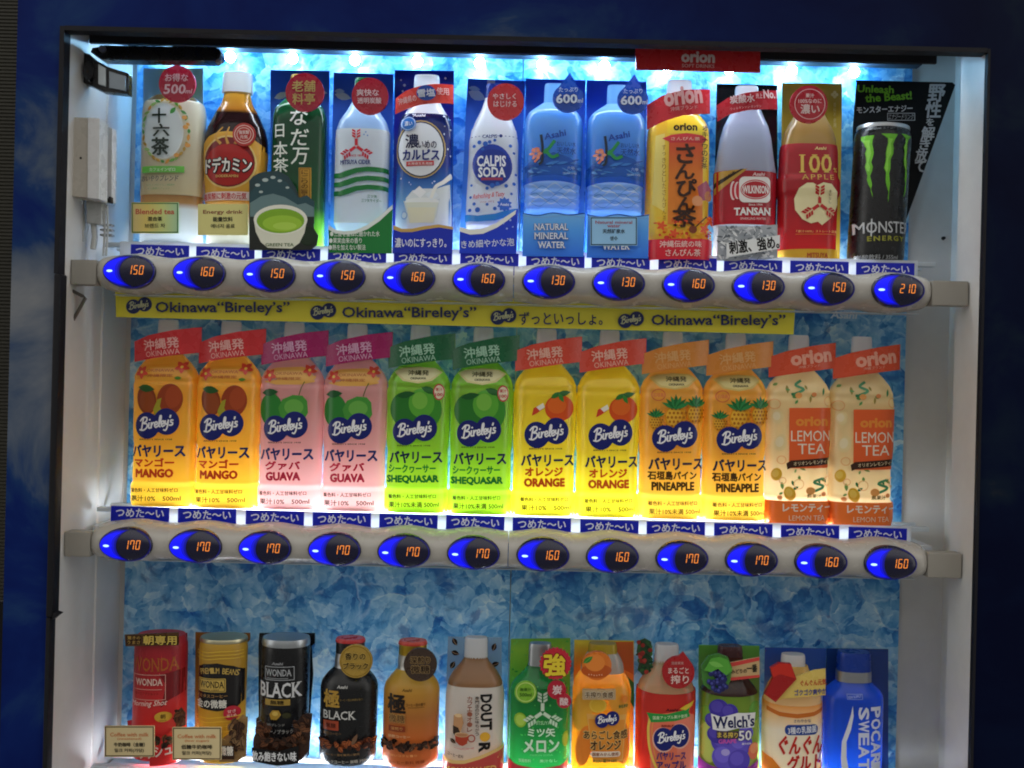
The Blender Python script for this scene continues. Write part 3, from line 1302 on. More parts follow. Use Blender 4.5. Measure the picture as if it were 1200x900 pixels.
M_BUTTON = mat("0b0d33", "plastic")
M_BUTTON.node_tree.nodes["Principled BSDF"].inputs["Coat Weight"].default_value = .4
for ry, (p0, p1), ends, br, prices, lab in (
        ((318, 340), (152, 1052), (106, 1099), (66, 1135), "150 160 150 150 160 160 130 130 160 130 150 210".split(),
         "upper grey rail of oval price buttons running from 150 to 210, above the yellow banner"),
        ((637, 662), (148, 1043), (99, 1094), (62, 1127), "170 170 170 170 170 170 160 160 170 170 160 160".split(),
         "lower grey rail of oval price buttons showing 170 and 160, under the juice bottles")):
    Yr = -.081
    x0, z0 = W(p0, ry[0], Yr)
    x1, z1 = W(p1, ry[1], Yr)
    z = (z0 + z1) / 2
    xs = [x0 + (x1 - x0) * i / 11 for i in range(12)]
    price_rail(z, xs, prices, W(ends[0], ry[0], Yr)[0], W(ends[1], ry[1], Yr)[0], XL + .0015, W(br[1], ry[1], -.077)[0], lab)

# ---------------------------------------------------------------- hardware on the left wall and header
def flat_m2(Y):
    return lambda px, py: W(px, py, Y)


def px_plate(name, pts, Y, t, m, art=None, bulge=0.0, parent=None, origin=(0, 0)):
    P = [W(px, py, Y) for px, py in pts]
    P = [(x - origin[0], z - origin[1]) for x, z in P]
    return plate(name, P, Y, t, m, art, bulge, parent)


# black arm under the lamp housing
ox, oz = W(108, 58, -.056)
arm = thing("support_arm", (ox, 0, oz), "black rounded arm hinged by a screw under the lamp housing", "arm")
pts = [(140, 53.5), (252, 55), (257, 58), (259, 63), (257, 68), (251, 71.5), (140, 70), (118, 69), (106, 61), (108, 56), (116, 55), (122, 53)]
o = px_plate("arm_bar", pts, -.056, .016, M_BLACK, origin=(ox, oz), parent=arm)
bv = o.modifiers.new("round", "BEVEL")
bv.width, bv.segments, bv.limit_method = .003, 3, "ANGLE"
px_plate("screw", circ(119.5, 57, 4, 16), -.0595, .003, M_STEEL, origin=(ox, oz), parent=arm)

# lock block
ox, oz = W(118, 86, -.06)
lk = thing("lock_block", (ox, 0, oz), "black lock block with a steel plate on the left inner wall", "lock")


def prism(name, pts, Y, t, m, bev=.0012):
    o = px_plate(name, pts, Y, t, m, origin=(ox, oz), parent=lk)
    b2 = o.modifiers.new("round", "BEVEL")
    b2.width, b2.segments, b2.limit_method = bev, 2, "ANGLE"
    return o


prism("wall_plate", [(87, 57), (104, 63), (112, 70), (112, 103), (104, 99), (87, 93)], -.058, .014, M_BLACK)
prism("housing", [(108, 68), (126, 78), (150, 85.5), (150, 110), (120, 107), (108, 101)], -.064, .012, M_BLACK)
prism("steel_face", [(127.5, 83), (147, 89), (147, 106.5), (127.5, 103)], -.0665, .004, mat("8d97a0", "metal"), .0005)
prism("bright_strip", [(115, 74.5), (124, 79.5), (124, 101.5), (115, 98.5)], -.0665, .004, mat("b9c2c6", "metal"), .0005)
prism("turn_knob", circ(103, 83, 6, 24, 11), -.066, .01, mat("16181c", "plastic"))

# white sensor box with its lead
ox, oz = W(108, 190, -.06)
sb = thing("sensor_box", (ox, 0, oz), "slim white sensor box with a cable on the left inner wall", "sensor")


def sbp(name, pts, Y, t, m, bev=.0008):
    o = px_plate(name, pts, Y, t, m, origin=(ox, oz), parent=sb)
    b2 = o.modifiers.new("round", "BEVEL")
    b2.width, b2.segments, b2.limit_method = bev, 2, "ANGLE"
    return o


sbp("box_body", [(84, 137), (116, 138), (115, 233), (83.5, 230)], -.076, .020, mat("b9b3a8", "plastic"))
sbp("box_cover", [(103, 137.5), (117, 138.5), (116, 233.5), (102.5, 232.5)], -.0775, .020, mat("d9dadb", "plastic"))
sbp("side_box", [(116, 144), (131.5, 150), (130.5, 237), (115.5, 233)], -.050, .012, mat("d3d5d8", "plastic"))
sbp("led_hole", circ(94.5, 185, 1.3, 12), -.0765, .001, M_BLACK, .0001)
sbp("clip", [(114, 225.5), (117, 226), (117.5, 230), (127, 232), (127.5, 230), (130, 230.5), (130, 238), (114, 235)], -.0555, .006, M_BLACK, .0004)
sbp("plug", [(101, 234), (119, 236), (118.5, 263), (101, 261)], -.056, .012, mat("a9abaa", "plastic"))
bm = bmesh.new()
for px, py0, py1, r in ((97, 231, 283, .0022), (110, 262, 292, .003), (122, 240, 300, .0011), (125.5, 240, 300, .0011)):
    a0, a1 = W(px, py0, -.05), W(px - 1, py1, -.05)
    tube(bm, [(a0[0] - ox, -.05, a0[1] - oz), ((a0[0] + a1[0]) / 2 - ox + .001, -.049, (a0[1] + a1[1]) / 2 - oz), (a1[0] - ox, -.05, a1[1] - oz)], r)
link_mesh("cable", bm, [mat("b5b6b2", "plastic")], sb)
bm = bmesh.new()
for k in range(3):
    x0_, z0_ = W(117, 262 + 6 * k, -.048)
    box(bm, x0_ - ox, x0_ - ox + .013, -.048, -.040, z0_ - oz - .002, z0_ - oz)
link_mesh("cable_clamp", bm, [mat("8b8d8a", "plastic")], sb)

# bent stay rod below the upper rail
ox, oz = W(85, 375, -.07)
bm = bmesh.new()
pp = [(76, 336), (96, 347), (98, 349), (75, 388), (71, 400), (70, 418)]
tube(bm, [(W(a, b_, -.07)[0] - ox, -.07 + .002 * i, W(a, b_, -.07)[1] - oz) for i, (a, b_) in enumerate(pp)], .0019)
st = link_mesh("stay_rod", bm, [mat("77726a", "metal")], None, loc=(ox, 0, oz))
tag(st, "thin bent metal stay rod under the left end of the upper price rail", "rod")

# small screw on the right lining
ox, oz = W(1106, 279, .055)
bm = bmesh.new()
bmesh.ops.create_cone(bm, cap_ends=True, segments=12, radius1=.0024, radius2=.0018, depth=.003, matrix=Matrix.Rotation(math.radians(90), 4, "X"))
o = link_mesh("lining_screw", bm, [M_BLACK], vm, loc=(W(1106, 279, .0625)[0], .0625, W(1106, 279, .0625)[1]))

# ---------------------------------------------------------------- red header sign, yellow banner
ox, oz = W(818, 69, -.058)
a = Art(lambda px, py: tuple(p - q for p, q in zip(W(px, py, -.058), (ox, oz))))
a.text("orion", 818, 67, 38, 12, "f8e0de", bold=.05, rot=-1.4)
a.text("SOFT DRINKS", 818, 77.5, 38, 4, "f0c8c8", bold=.012, rot=-1.4)
o = px_plate("header_sign", [(745, 54), (891, 57.5), (891, 84.5), (745, 81)], -.058, .003, mat("d8363a", "plastic"), a, origin=(ox, oz))
o.location = (ox, 0, oz)
tag(o, "red sign lettered with pale soft drinks writing on the lamp housing", "sign")

ox, oz = W(533, 365, -.03)
M2B = lambda px, py: tuple(p - q for p, q in zip(W(px, py, -.03), (ox, oz)))
a = Art(M2B)
for lx, ly in ((163, 358), (379, 365), (590, 371), (739, 375)):
    script_logo(a, lx, ly, 30, 18, "1d2a5e", "c9cba0")
for tx, ty in ((262, 362), (480, 368), (841, 377)):
    a.text("Okinawa“Bireley’s”", tx, ty, 156, 15.5, "1d2a5e", bold=.022)
a.text("ずっといっしょ。", 657, 373.5, 97, 15, "1d2a5e", bold=.022)
bn = px_plate("shelf_banner", [(135, 338), (932, 357.5), (930, 392), (136, 371.5)], -.03, .0012, mat("eadd40", "print"), a, origin=(ox, oz))
bn.location = (ox, 0, oz)
tag(bn, "long yellow banner with navy lettering and blue script logos under the upper rail", "banner")

# white lettering on the ice film to the right of the banner
ox, oz = W(988, 369, .058)
a = Art(lambda px, py: tuple(p - q for p, q in zip(W(px, py, .058), (ox, oz))))
a.text("Asahi", 990, 369, 30, 8, "e9f3fa", bold=.03, shear=.2, rot=-1.4)
bm = bmesh.new()
mm = []
bake_art(bm, a, lambda u, v, off: (u, .0602 - off, v), mm, du=None)
o = link_mesh("film_lettering", bm, mm, vm, smooth=False, loc=(ox, 0, oz))

# ================================================================ drinks on the top shelf
G1, G2, G3 = "sample drinks on the top shelf", "sample juices on the middle shelf", "sample coffees and drinks on the bottom shelf"


def card_img(d, pts, y, c, art=None, name="backing_card", t=.0016, kind="print"):
    return d.plate(name, pts, y, t, c, art, kind=kind)


def badge(d, cx, cy, r, c, art=None, y=-.033, name="round_badge", t=.0035):
    return d.plate(name, circ(cx, cy, r), y, t, c, art)


def cap(d, x, py0, py1, hw, c, kind="glow", name="cap", taper=.96, rib=.03):
    """screw cap: its axis follows the bottle"""
    prof = d.prof
    o = d.shell(name, py0, py1, mat(c, kind) if isinstance(c, str) else c, profile=[(py1 + 3, hw), (py1, hw), (py0 + 2, hw * taper), (py0, hw * taper * .93)], rib=rib, seg=64)
    d.prof = prof
    return o


def info_card(px0, py0, px1, py1, lines, base, border, label, y=-.030):
    cx, cy = (px0 + px1) / 2, (py0 + py1) / 2
    ox, oz = W(cx, cy, y)
    a = Art(lambda px, py: tuple(p - q for p, q in zip(W(px, py, y), (ox, oz))))
    if border:
        a.frame(px0 + .8, py0 + .8, px1 - .8, py1 - .8, 1.1, border)
    for s, yy, w, h, c, b in lines:
        a.text(s, cx, yy, w, h, c, b)
    P = [tuple(p - q for p, q in zip(W(px, py, y), (ox, oz))) for px, py in rrect(px0, py0, px1, py1, 1)]
    o = plate("info_card", P, 0, .0009, base if not isinstance(base, str) else mat(base, "print"), a)
    o.location = (ox, y, oz)
    return tag(o, label, "info card", "translated info cards taped to drinks")


def sweep(name, stops):
    return grad(name, stops, "print", axis=0)


# 1 blended tea ---------------------------------------------------
d = Drink("tea_bottle", 199, 170, 291, "cream blended tea bottle with red 500 ml disc and leaf wreath, leftmost on top shelf", "bottle", G1, e=.5, n=2.8)
card_img(d, [(168, 80), (238, 80), (238, 292), (166, 292)], .024, "9cc6ea")
a = d.art()
d.shell("bottle_body", 110, 291, grad("tea_drink", [(0, "dfe8ee"), (.045, "d8dfe0"), (.052, "a87a45"), (.062, "8f6434"), (.17, "6c5a3a")]),
        profile=[(291, 34), (288, 36), (130, 36), (119, 34), (112, 27), (105, 15), (85, 14.5)])
a.ell(193.5, 155, 24, 33, "eef3ef").ell(193.5, 155, 22.5, 31.5, "dfe9ea")
rr = random.Random(3)
for k in range(30):
    t = 2 * PI * k / 30
    x, yy = 196 + 27 * math.cos(t), 155 + 36 * math.sin(t)
    if x > 231:
        continue
    a.leaf(x, yy, rr.uniform(2.5, 4.6), 1.7, math.degrees(t) + rr.uniform(40, 130), rr.choice(["6fae4e", "9cc26a", "4f9a4a", "c9a24a", "e0a04a"]))
for x, yy in ((220, 151), (222, 172), (210, 184), (219, 140)):
    a.ell(x, yy, 3, 2.4, "e8a85a")
a.leaf(206, 132, 5, 2.6, -50, "3f9a3f")
a.text("十", 190, 138, 16, 17, "22352c", .03).text("六", 192.5, 155, 19, 14, "22352c", .03).text("茶", 191.5, 174, 20, 20, "22352c", .03)
a.rect(169.5, 197, 219, 204.5, "6cc04e").text("カフェインゼロ", 194, 200.8, 30, 4, "e9f5df", .02)
a.text("おいやりブレンド", 191, 211, 43, 7, "3a3a36", .012, shear=.15)
a.text("カフェインゼロ やさしい健康素材", 192, 219, 33, 2.6, "7fae62").text("十六種類のブレンド", 190, 223, 26, 2.4, "7fae62")
d.shell("label", 118, 229, grad("tea_label", [(.06, "e9dfb4"), (.10, "f0e6c4"), (.17, "eee9d2")]), a, grow=.0006)
cap(d, 199, 79, 106, 15, "e3d24a")
b_ = d.art()
b_.text("お得な", 207, 91, 27, 9, "f0c4cc", .02).text("500", 205, 104.5, 25, 11, "f0c4cc", .02, shear=.1).text("ml", 221.5, 107, 7, 5, "f0c4cc", .02, shear=.2)
badge(d, 207.5, 98, 21.5, "bd2440", b_)

# 2 energy drink --------------------------------------------------
d = Drink("energy_drink_bottle", 273, 170, 296, "brown waisted energy drink bottle with red circle label and white katakana", "bottle", G1, e=.58)
PROF = [(296, 31), (275, 32), (225, 34), (200, 36), (180, 37), (160, 36), (145, 32), (130, 25), (118, 18), (108, 15.5), (84, 15)]
d.shell("bottle_body", 84, 296, grad("energy_drink_liquid", [(0, "dfe0d8"), (.03, "d9d6c4"), (.06, "e0a53c"), (.115, "caa24a"), (.12, "2a1213"), (.162, "2c1414"), (.166, "c07a22"), (.185, "e2a63c"), (.20, "efe6d0")]), profile=PROF)
a = d.art()
a.poly([(238, 168), (246, 161), (258, 157), (270, 156), (283, 158), (296, 163), (309, 172), (309, 234), (238, 234)], "dfa63a")
a.ell(270, 192, 32, 31, "e8c878").ell(270, 192, 30, 29, "7c1f22").ell(270, 195, 28.5, 24, "b32724")
for k in (-1, 0, 1):
    a.stroke([(270 + k * 9, 170), (268 + k * 13, 162), (271 + k * 8, 152)], 3.4, "d8a04a", taper=.7)
a.text("ドデカミン", 269.5, 195.5, 54, 17, "f6f2ea", .04, outline=("2a0f10", 1.3))
a.text("DODEKAMIN", 269, 208.5, 26, 3, "e8c878", .02)
a.rect(238, 226.5, 309, 236.5, "f3ddd6").text("強炭酸に刺激の元気", 265, 231.5, 52, 8, "cc2f3c", .02)
d.shell("label", 147, 237, grad("energy_label", [(.05, "dfa63a"), (.118, "dfa63a"), (.1185, "2a1213"), (.2, "2a1213")]), a, grow=.0006, profile=None)
b_ = d.art()
b_.ring(286, 157.5, 11.5, 11, 1, "f3d2c6").ring(286, 157.5, 8.6, 8.2, .8, "f3d2c6").text("強炭酸", 286, 155, 12, 4.4, "f7e2da", .02).text("元気", 286, 160.5, 9, 4.2, "f7e2da", .02)
badge(d, 286, 157.5, 13.5, "c5342f", b_, y=-.029, name="seal", t=.002)
cap(d, 276, 82, 106, 18, "eef2f4", rib=.02)

# 3 green tea -----------------------------------------------------
d = Drink("green_tea_bottle", 348, 170, 294, "dark green tea bottle with white brush writing behind a card showing a tea bowl", "bottle", G1, e=.5, n=2.9)
a = d.art()
a.leaf(330, 112, 9, 4, -20, "c8d8ea").leaf(376, 108, 8, 3, 10, "9fbfe6")
card_img(d, [(317, 82), (386, 83), (384, 296), (317, 294)], .024, grad("blue_card", [(0, "58a4ee"), (.12, "2f7ae0"), (.215, "1650d4")], "print"), a)
a = d.art()
a.text("な", 351, 138, 20, 19, "e6efe2", .012, shear=.1).text("だ", 352, 162, 20, 19, "e6efe2", .012, shear=.1).text("万", 352.5, 184, 19, 19, "e6efe2", .012, shear=.1)
a.text("日", 328.5, 154, 11, 15, "e6efe2", .012).text("本", 329.5, 176, 17, 18, "e6efe2", .012).text("茶", 330, 195, 18, 17, "e6efe2", .012)
d.shell("bottle_body", 113, 294, grad("green_tea_drink", [(0, "86c232"), (.035, "5cab32"), (.05, "1d5b33"), (.15, "12472c"), (.165, "1d6138"), (.19, "3c9a50")]), a,  # bright green foot: light glowing low in the bottle is put into its colour
        profile=[(294, 30), (291, 31.5), (135, 31.5), (124, 29), (117, 22), (108, 13), (84, 12.5)])
cap(d, 346, 84, 107, 12.5, "e6c63f")
b_ = d.art()
b_.text("老舗", 356, 101, 27, 13, "d2b46a", .02).text("料亭", 356, 116, 26, 13, "d2b46a", .02)
badge(d, 357, 108, 22.5, "b5223a", b_)
b_ = d.art().frame(351, 197.5, 363.5, 234.5, .8, "8a5a1a").vtext("にごりの旨み", 357.2, 199, 233, 7.5, "5c3a14", .012)
d.plate("gold_tab", [(350, 196.5), (364.5, 196.5), (364.5, 235.5), (350, 235.5)], -.0265, .0016, "c99a34", b_, kind="print")
b_ = d.art()
b_.poly([(293, 226), (303, 214), (312, 208), (322, 205), (331, 209), (340, 218), (350, 232), (360, 229), (368, 236), (368, 246), (293, 246)], "2d4f57")
b_.poly([(293, 238), (306, 230), (320, 227), (334, 231), (349, 240), (358, 238), (368, 243), (368, 254), (293, 254)], "6d8a8c")
for x, yy, r in ((302, 217, 3), (311, 211, 3.6), (320, 208, 3), (328, 212, 2.6), (306, 225, 2.4), (337, 220, 2.2)):
    b_.ell(x, yy, r, r * .6, "b9cac8")
b_.ell(361, 277, 11, 11, "20311f")
b_.poly([(297.5, 257), (300, 272), (306, 284), (314, 290.5), (342, 291.5), (351, 285), (357, 273), (360, 258)], "e5e6d2")
b_.ell(329, 257.5, 31.5, 17.5, "f3f3e4").ell(329, 259, 28, 14.5, "86b62c").ell(331, 262, 23, 9.5, "a3cf3e").ell(334, 265, 14, 4.5, "b6dc55")
b_.text("GREEN TEA", 328, 287, 33, 3.6, "4c6a3c", .012, serif=True)
d.plate("scenery_card", [(292, 212), (296, 207), (303, 203), (312, 201), (326, 200), (337, 206), (346, 219), (351, 233), (368, 235), (368, 268), (373, 276), (371, 287), (364, 293), (292, 293)], -.036, .0016, grad("scenery_print", [(0, "141a14"), (.045, "1c2a22"), (.08, "20414a"), (.1, "1c4236")], "print"), b_, kind="print")

# 4 clear cider ---------------------------------------------------
d = Drink("cider_bottle", 423, 170, 297, "clear cider bottle with white label, red arrow emblem and three green waves", "bottle", G1, e=.55, n=2.6)
a = d.art()
a.leaf(402, 113, 10, 4.5, 15, "c8d8ea").leaf(398, 107, 6, 3, 0, "a9c6ee")
card_img(d, [(391, 85), (461, 87), (459, 297), (386, 296)], .024, MATS["blue_card"], a)
d.shell("bottle_body", 113, 272, grad("cider_clear", [(0, "e0eef6"), (.12, "c4def4"), (.15, "a8ccf0"), (.2, "b8d6f4")]),
        profile=[(275, 26), (262, 31), (160, 31.5), (150, 31), (140, 28), (125, 18), (115, 13), (88, 12)])
a = d.art()
three_arrows(a, 418.5, 173, 19, "cf2a38")
a.text("SINCE 1884", 418, 184, 16, 2.2, "cf2a38", .02)
a.text("MITSUYA CIDER", 417.5, 191.5, 35, 5, "22357c", .035)
for yy in (206, 216.5, 227):
    a.poly([(391, yy - 3), (399, yy - 2), (407, yy - 4.5), (418, yy - 7.5), (432, yy - 9), (454, yy - 8.5), (454, yy - 3), (432, yy - 3.5), (420, yy - 2), (409, yy + 2), (400, yy + 4), (391, yy + 2.5)], "1f7a3c")
a.text("三ツ矢", 437, 231.5, 11, 3.6, "1f7a3c", .02).text("三ツ矢サイダー", 436, 236.5, 22, 4, "1f7a3c", .012)
for x, yy in ((430, 157), (432, 161), (428, 160)):
    a.ell(x, yy, .9, .9, "7fa6d8", n=8)
d.shell("label", 151.5, 262, mat("eef2f2", "glow"), a, grow=.0006)
cap(d, 424, 88, 113, 11.5, "1f8a44")
b_ = d.art()
b_.text("爽快な", 431, 108.5, 26, 8, "f6dce0", .02).text("透明炭酸", 433, 118, 28, 7, "f6dce0", .02)
badge(d, 433.5, 112.5, 21.5, "bd2038", b_)
b_ = d.art()
b_.poly([(385, 264), (393, 269), (403, 271), (415, 270), (430, 264), (444, 254), (460, 240), (460, 245), (445, 259), (431, 268.5), (416, 274), (403, 275), (392, 273), (385, 269)], "e8f0ea")
b_.text("●三度を重ねた磨かれた水", 416, 273 + 1, 58, 6.5, "eaf4ea", .012).text("●果実由来の香り", 405, 282, 38, 6.5, "eaf4ea", .012).text("●熱を加えない製法", 407, 290, 43, 6.5, "eaf4ea", .012)
d.plate("slogan_card", [(385, 264), (393, 269), (403, 271), (415, 270), (430, 264), (444, 254), (460, 240), (459, 297), (385, 296)], -.0265, .0014, "1d7d3a", b_, kind="print")

# 5 thick lactic drink --------------------------------------------
d = Drink("lactic_drink_bottle", 497, 180, 298, "navy and white lactic drink bottle with round white label under a red ribbon", "bottle", G1, e=.5, n=2.8)
a = d.art()
for x, yy, r in ((474, 100, 1.6), (472, 107, 1.2), (470, 94, 1), (526, 140, 1.3), (522, 92, 1.2), (467, 125, 1.2)):
    a.ell(x, yy, r, r, "c9d8f6", n=10)
card_img(d, [(462.5, 82), (532, 83), (530, 298), (460, 297)], .022, "16279c", a)
d.shell("bottle_body", 103, 294, mat("eef1f6", "glow"), profile=[(294, 31), (288, 33), (160, 32), (145, 31), (135, 28), (122, 19), (112, 15), (86, 14)])
a = d.art()
a.poly([(478, 292), (476, 233), (484, 224), (497, 222), (512, 222), (527, 216), (530, 292)], "e4ecee")
a.poly([(473, 236), (486, 238), (508, 236), (516, 233), (512, 256), (479, 256)], "d7dfe2")
a.ell(495, 237, 20, 4.5, "f2f6f4").poly([(476, 238), (480, 262), (509, 262), (514, 238)], "dfe4d4").poly([(478, 244), (481, 262), (508, 262), (511, 244)], "e6e3c4")
a.poly([(484, 226), (492, 219), (500, 226), (493, 233)], "f8fbfd").poly([(499, 229), (508, 222), (514, 230), (506, 236)], "eaf3f8")
a.stroke([(528, 206), (520, 214), (511, 220), (506, 232)], 5, "f6f7f0", taper=.3)
a.ell(474, 253, 4, 5, "8fb2dc").ell(474, 253, 2.6, 3.4, "d8e6f4")
rr = random.Random(8)
for _ in range(42):
    x, yy = rr.uniform(466, 528), rr.uniform(134, 218)
    if abs(x - 493) > 27 or abs(yy - 176) > 32:
        a.ell(x, yy, rr.uniform(.5, 1.3), rr.uniform(.5, 1.3), "cfe0fa", n=8)
a.ell(493.5, 176.5, 29, 34, "b9a46a").ell(493.5, 176.5, 27.5, 32.5, "16204e").ell(493.5, 176.5, 26, 31, "e9eef4")
a.text("濃", 483.5, 167, 15, 16, "1a2450", .025).text("いめの", 501.5, 171, 21, 9, "1a2450", .02)
a.text("カルピス", 494, 183, 42, 12, "1a2c80", .045)
a.rect(477, 191, 509, 196.5, "c8353c", -.03).text("北海道生乳発酵", 493, 193.5, 29, 3.2, "f3e4e0", .012)
a.ell(479.5, 146.5, 9, 8.5, "2a6fc0").ring(479.5, 146.5, 8.2, 7.7, .7, "bcd6f2").text("濃い", 479.5, 146.5, 9, 5.5, "d8e8fa", .02)
a.text("Asahi", 492, 137, 14, 3.2, "dfe8f6", .03, shear=.2)
d.shell("label", 133, 268, grad("lactic_label", [(.03, "dfeaf2"), (.06, "6fa9da"), (.085, "2b6fbe"), (.105, "13369a"), (.165, "101f58")]), a, grow=.0006)
cap(d, 497, 85, 104, 15.5, "f4f5f8", rib=0)
b_ = d.art()
b_.text("沖縄県の", 477.5, 117.5, 22, 8, "f3c4c0", .02, rot=8).ell(500, 110.5, 11.5, 9, "2a4fb0").text("雪塩", 500, 110.5, 20, 9, "e8ecfa", .03, rot=5).text("使用", 519, 107.5, 14, 8.5, "f3c4c0", .02, rot=4)
d.plate("neck_ribbon", [(463, 114), (475, 107), (492, 102.5), (510, 99.5), (531, 98), (531, 120), (510, 121.5), (493, 124), (477, 128), (462.5, 132)], -.024, .0016, "dd4238", b_, bulge=.010)
b_ = d.art()
b_.poly([(461, 264), (471, 268), (483, 268), (497, 265), (514, 263), (531, 266), (531, 269), (514, 266.5), (497, 269), (483, 272), (470, 272), (461, 269)], "c9a45a")
b_.text("濃いのにすっきり。", 493, 284.5, 60, 11, "eef2fb", .022)
d.plate("slogan_card", [(461, 264), (471, 268), (483, 268), (497, 265), (514, 263), (531, 266), (530, 298), (460, 297)], -.0275, .0014, "1c30b4", b_, kind="print")

# 6 lactic soda ---------------------------------------------------
d = Drink("lactic_soda_bottle", 578, 180, 298, "white soda bottle with tilted blue oval and blue dots, a red disc at its neck", "bottle", G1, e=.56, n=2.4)
a = d.art()
a.leaf(559, 112, 11, 6, 25, "b9d2f2").leaf(556, 104, 7, 3, 10, "93b8ea").rect(571, 94, 580, 102, "cfd8e8")
card_img(d, [(548, 92), (616, 95), (605, 298), (538, 297)], .024, MATS["blue_card"], a)
d.shell("bottle_body", 112, 292, mat("edf2f8", "glow"), profile=[(292, 28), (285, 30), (240, 30.5), (200, 29), (165, 28.5), (150, 26), (138, 21.5), (125, 15.5), (114, 12), (95, 11)])
a = d.art()
for k in range(13):
    x = 552 + 4.4 * k
    a.rect(x, 160, x + 2, 160.7, "2a3f90")
a.text("CALPIS", 574, 161, 17, 4, "22357c", .02).ell(587, 160.5, 2, 2, "22357c", n=12)
a.ell(577, 195, 23, 25, "1c3fae", -20).ell(577.5, 197, 21, 21, "183596", -20)
a.text("CALPIS", 576, 190, 33, 12, "f0f4fb", .03).text("SODA", 576.5, 203, 31, 11, "f0f4fb", .03).rect(564, 209.5, 589, 212.5, "9c3a5a")
rr = random.Random(5)
for x, yy, r in ((556, 172, 2), (562, 168, 2.4), (569, 170, 3), (574, 168, 2.2), (580, 166, 1.8), (566, 176, 2), (598, 172, 2), (602, 180, 1.5), (577, 219, 3), (571, 222, 2), (583, 217, 2.4), (593, 219, 2.2), (602, 216, 2), (556, 240, 2), (560, 247, 3), (571, 241, 1.8), (599, 228, 1.6), (592, 244, 2), (552, 232, 1.6), (604, 205, 1.4), (553, 218, 1.5), (551, 247, 2), (580, 246, 2.2)):
    a.ell(x, yy, r, r, "2a63c4", n=14)
a.text("Refreshing & Tasty", 573, 231, 36, 7, "d6404c", .012, shear=.25, rot=5)
a.text("since 1973", 571, 238, 16, 2.2, "b05868").star(591, 241, 9, 6.5, 10, "3b6fd0").text("Asahi", 591, 241, 10, 3, "e8f0fb", .03)
a.poly([(545, 251), (560, 254), (580, 252), (606, 244), (606, 252), (580, 260), (560, 261), (545, 259)], "2e88d0")
d.shell("label", 150, 264, mat("eef3f9", "glow"), a, grow=.0006)
cap(d, 579, 95, 112, 11, "24409c")
b_ = d.art()
b_.text("やさしく", 591, 113, 27, 6.5, "f8dcdc", .02).text("はじける", 592, 122, 27, 7, "f8dcdc", .02)
badge(d, 592.5, 119, 21.5, "d9383f", b_)
b_ = d.art()
b_.poly([(539, 266), (550, 269), (565, 268), (582, 261), (594, 253), (605, 246), (604, 251), (594, 259), (582, 267), (566, 274), (551, 275), (538, 271)], "f2f3ec")
b_.text("きめ細やかな泡", 571.5, 285, 62, 9, "dfe8f8", .012, rot=3)
for x, yy, r in ((590, 262, 1), (598, 258, 1.3), (601, 266, .9), (594, 268, 1.1)):
    b_.ell(x, yy, r, r, "a9c4f2", n=8)
d.plate("slogan_card", [(539, 266), (550, 269), (565, 268), (582, 261), (594, 253), (607, 245), (605, 298), (538, 297)], -.0275, .0014, "1c3ed0", b_, kind="print")

# 7, 8 mineral water ----------------------------------------------
d = Drink("water_bottle", 648, 190, 301, "clear blue mineral water bottle over a card lettered natural mineral water", "bottle", G1, e=.55, n=2.6)
water1 = d
card_img(d, [(616, 92), (686, 94), (684, 301), (613, 299)], .024, grad("water_card", [(0, "3c94f0"), (.05, "62aef4"), (.09, "74b8f2"), (.14, "3c8cec"), (.2, "184ed8")], "print"))
rr = random.Random(9)
d.shell("bottle_body", 118, 298, grad("water_clear", [(0, "5aaaf4"), (.05, "74bcf6"), (.06, "a0d0f8"), (.085, "b4dcfa"), (.1, "84c0f4"), (.165, "7cbcf6"), (.2, "a8d8fb")]),
        profile=[(298, 33), (250, 33), (246, 31.2), (242, 33), (238, 31.2), (234, 33), (230, 31.2), (226, 33), (222, 31.2), (218, 33), (205, 34), (150, 34), (138, 33), (130, 30), (124, 22), (118, 13), (95, 11)])
a = d.art()
a.poly([(612, 210), (630, 207), (650, 206), (668, 209), (684, 214), (684, 200), (668, 186), (648, 180), (628, 189), (612, 196)], "1f5fc0")
for _ in range(26):
    x, yy = rr.uniform(616, 680), rr.uniform(188, 206)
    a.leaf(x, yy, rr.uniform(4, 9), rr.uniform(.8, 2), rr.uniform(-35, 35), rr.choice(["3f86da", "1c56b4", "2a6cc8", "5c9ce2"]))
a.text("Asahi", 650, 160, 25, 7, "2346a0", .02, shear=.1, rot=12)
a.stroke([(634, 161), (635.5, 175), (635, 190), (632, 194)], 3, "1f2c3a")
a.stroke([(649, 168), (643, 176), (638, 181)], 3.6, "2d9a54").stroke([(639, 178), (646, 186), (653, 184)], 3.8, "2d9a54")
a.stroke([(624, 178), (630, 176), (632, 184), (627, 191)], 2.6, "e88a6a")
for k in range(6):
    t = k * PI / 3
    a.leaf(628 + 4.5 * math.cos(t), 182 + 4.5 * math.sin(t), 3.4, 1.8, math.degrees(t), "f2a184")
a.text("おいしい水", 663, 171, 22, 6, "20489c", .012).text("天然水", 663, 179, 22, 8, "20489c", .012)
a.text("六甲", 668, 199, 8, 4, "b9d4f2").text("NATURAL WATER", 667, 205, 16, 2, "b9d4f2")
d.shell("label", 134, 213, grad("water_label", [(.08, "1c62d4"), (.115, "4598ee"), (.17, "70b8f6")]), a, grow=.0006, wavy=lambda x, t: -.004 * (x / .034) ** 2 * (1 - t))
a = d.art()
for yy, ph in ((220, 0), (228, 2), (236, 4)):
    a.stroke([(x, yy + 4 * math.sin(x * .22 + ph)) for x in range(620, 679, 6)], .9, "d8ecfa")
    a.stroke([(x, yy + 3 - 4 * math.sin(x * .22 + ph)) for x in range(622, 679, 6)], .7, "6fa6dc")
d.shell("ribbed_waist", 216, 244, mat("a8d4f8", "pet"), a, grow=.0004, closed_top=False)
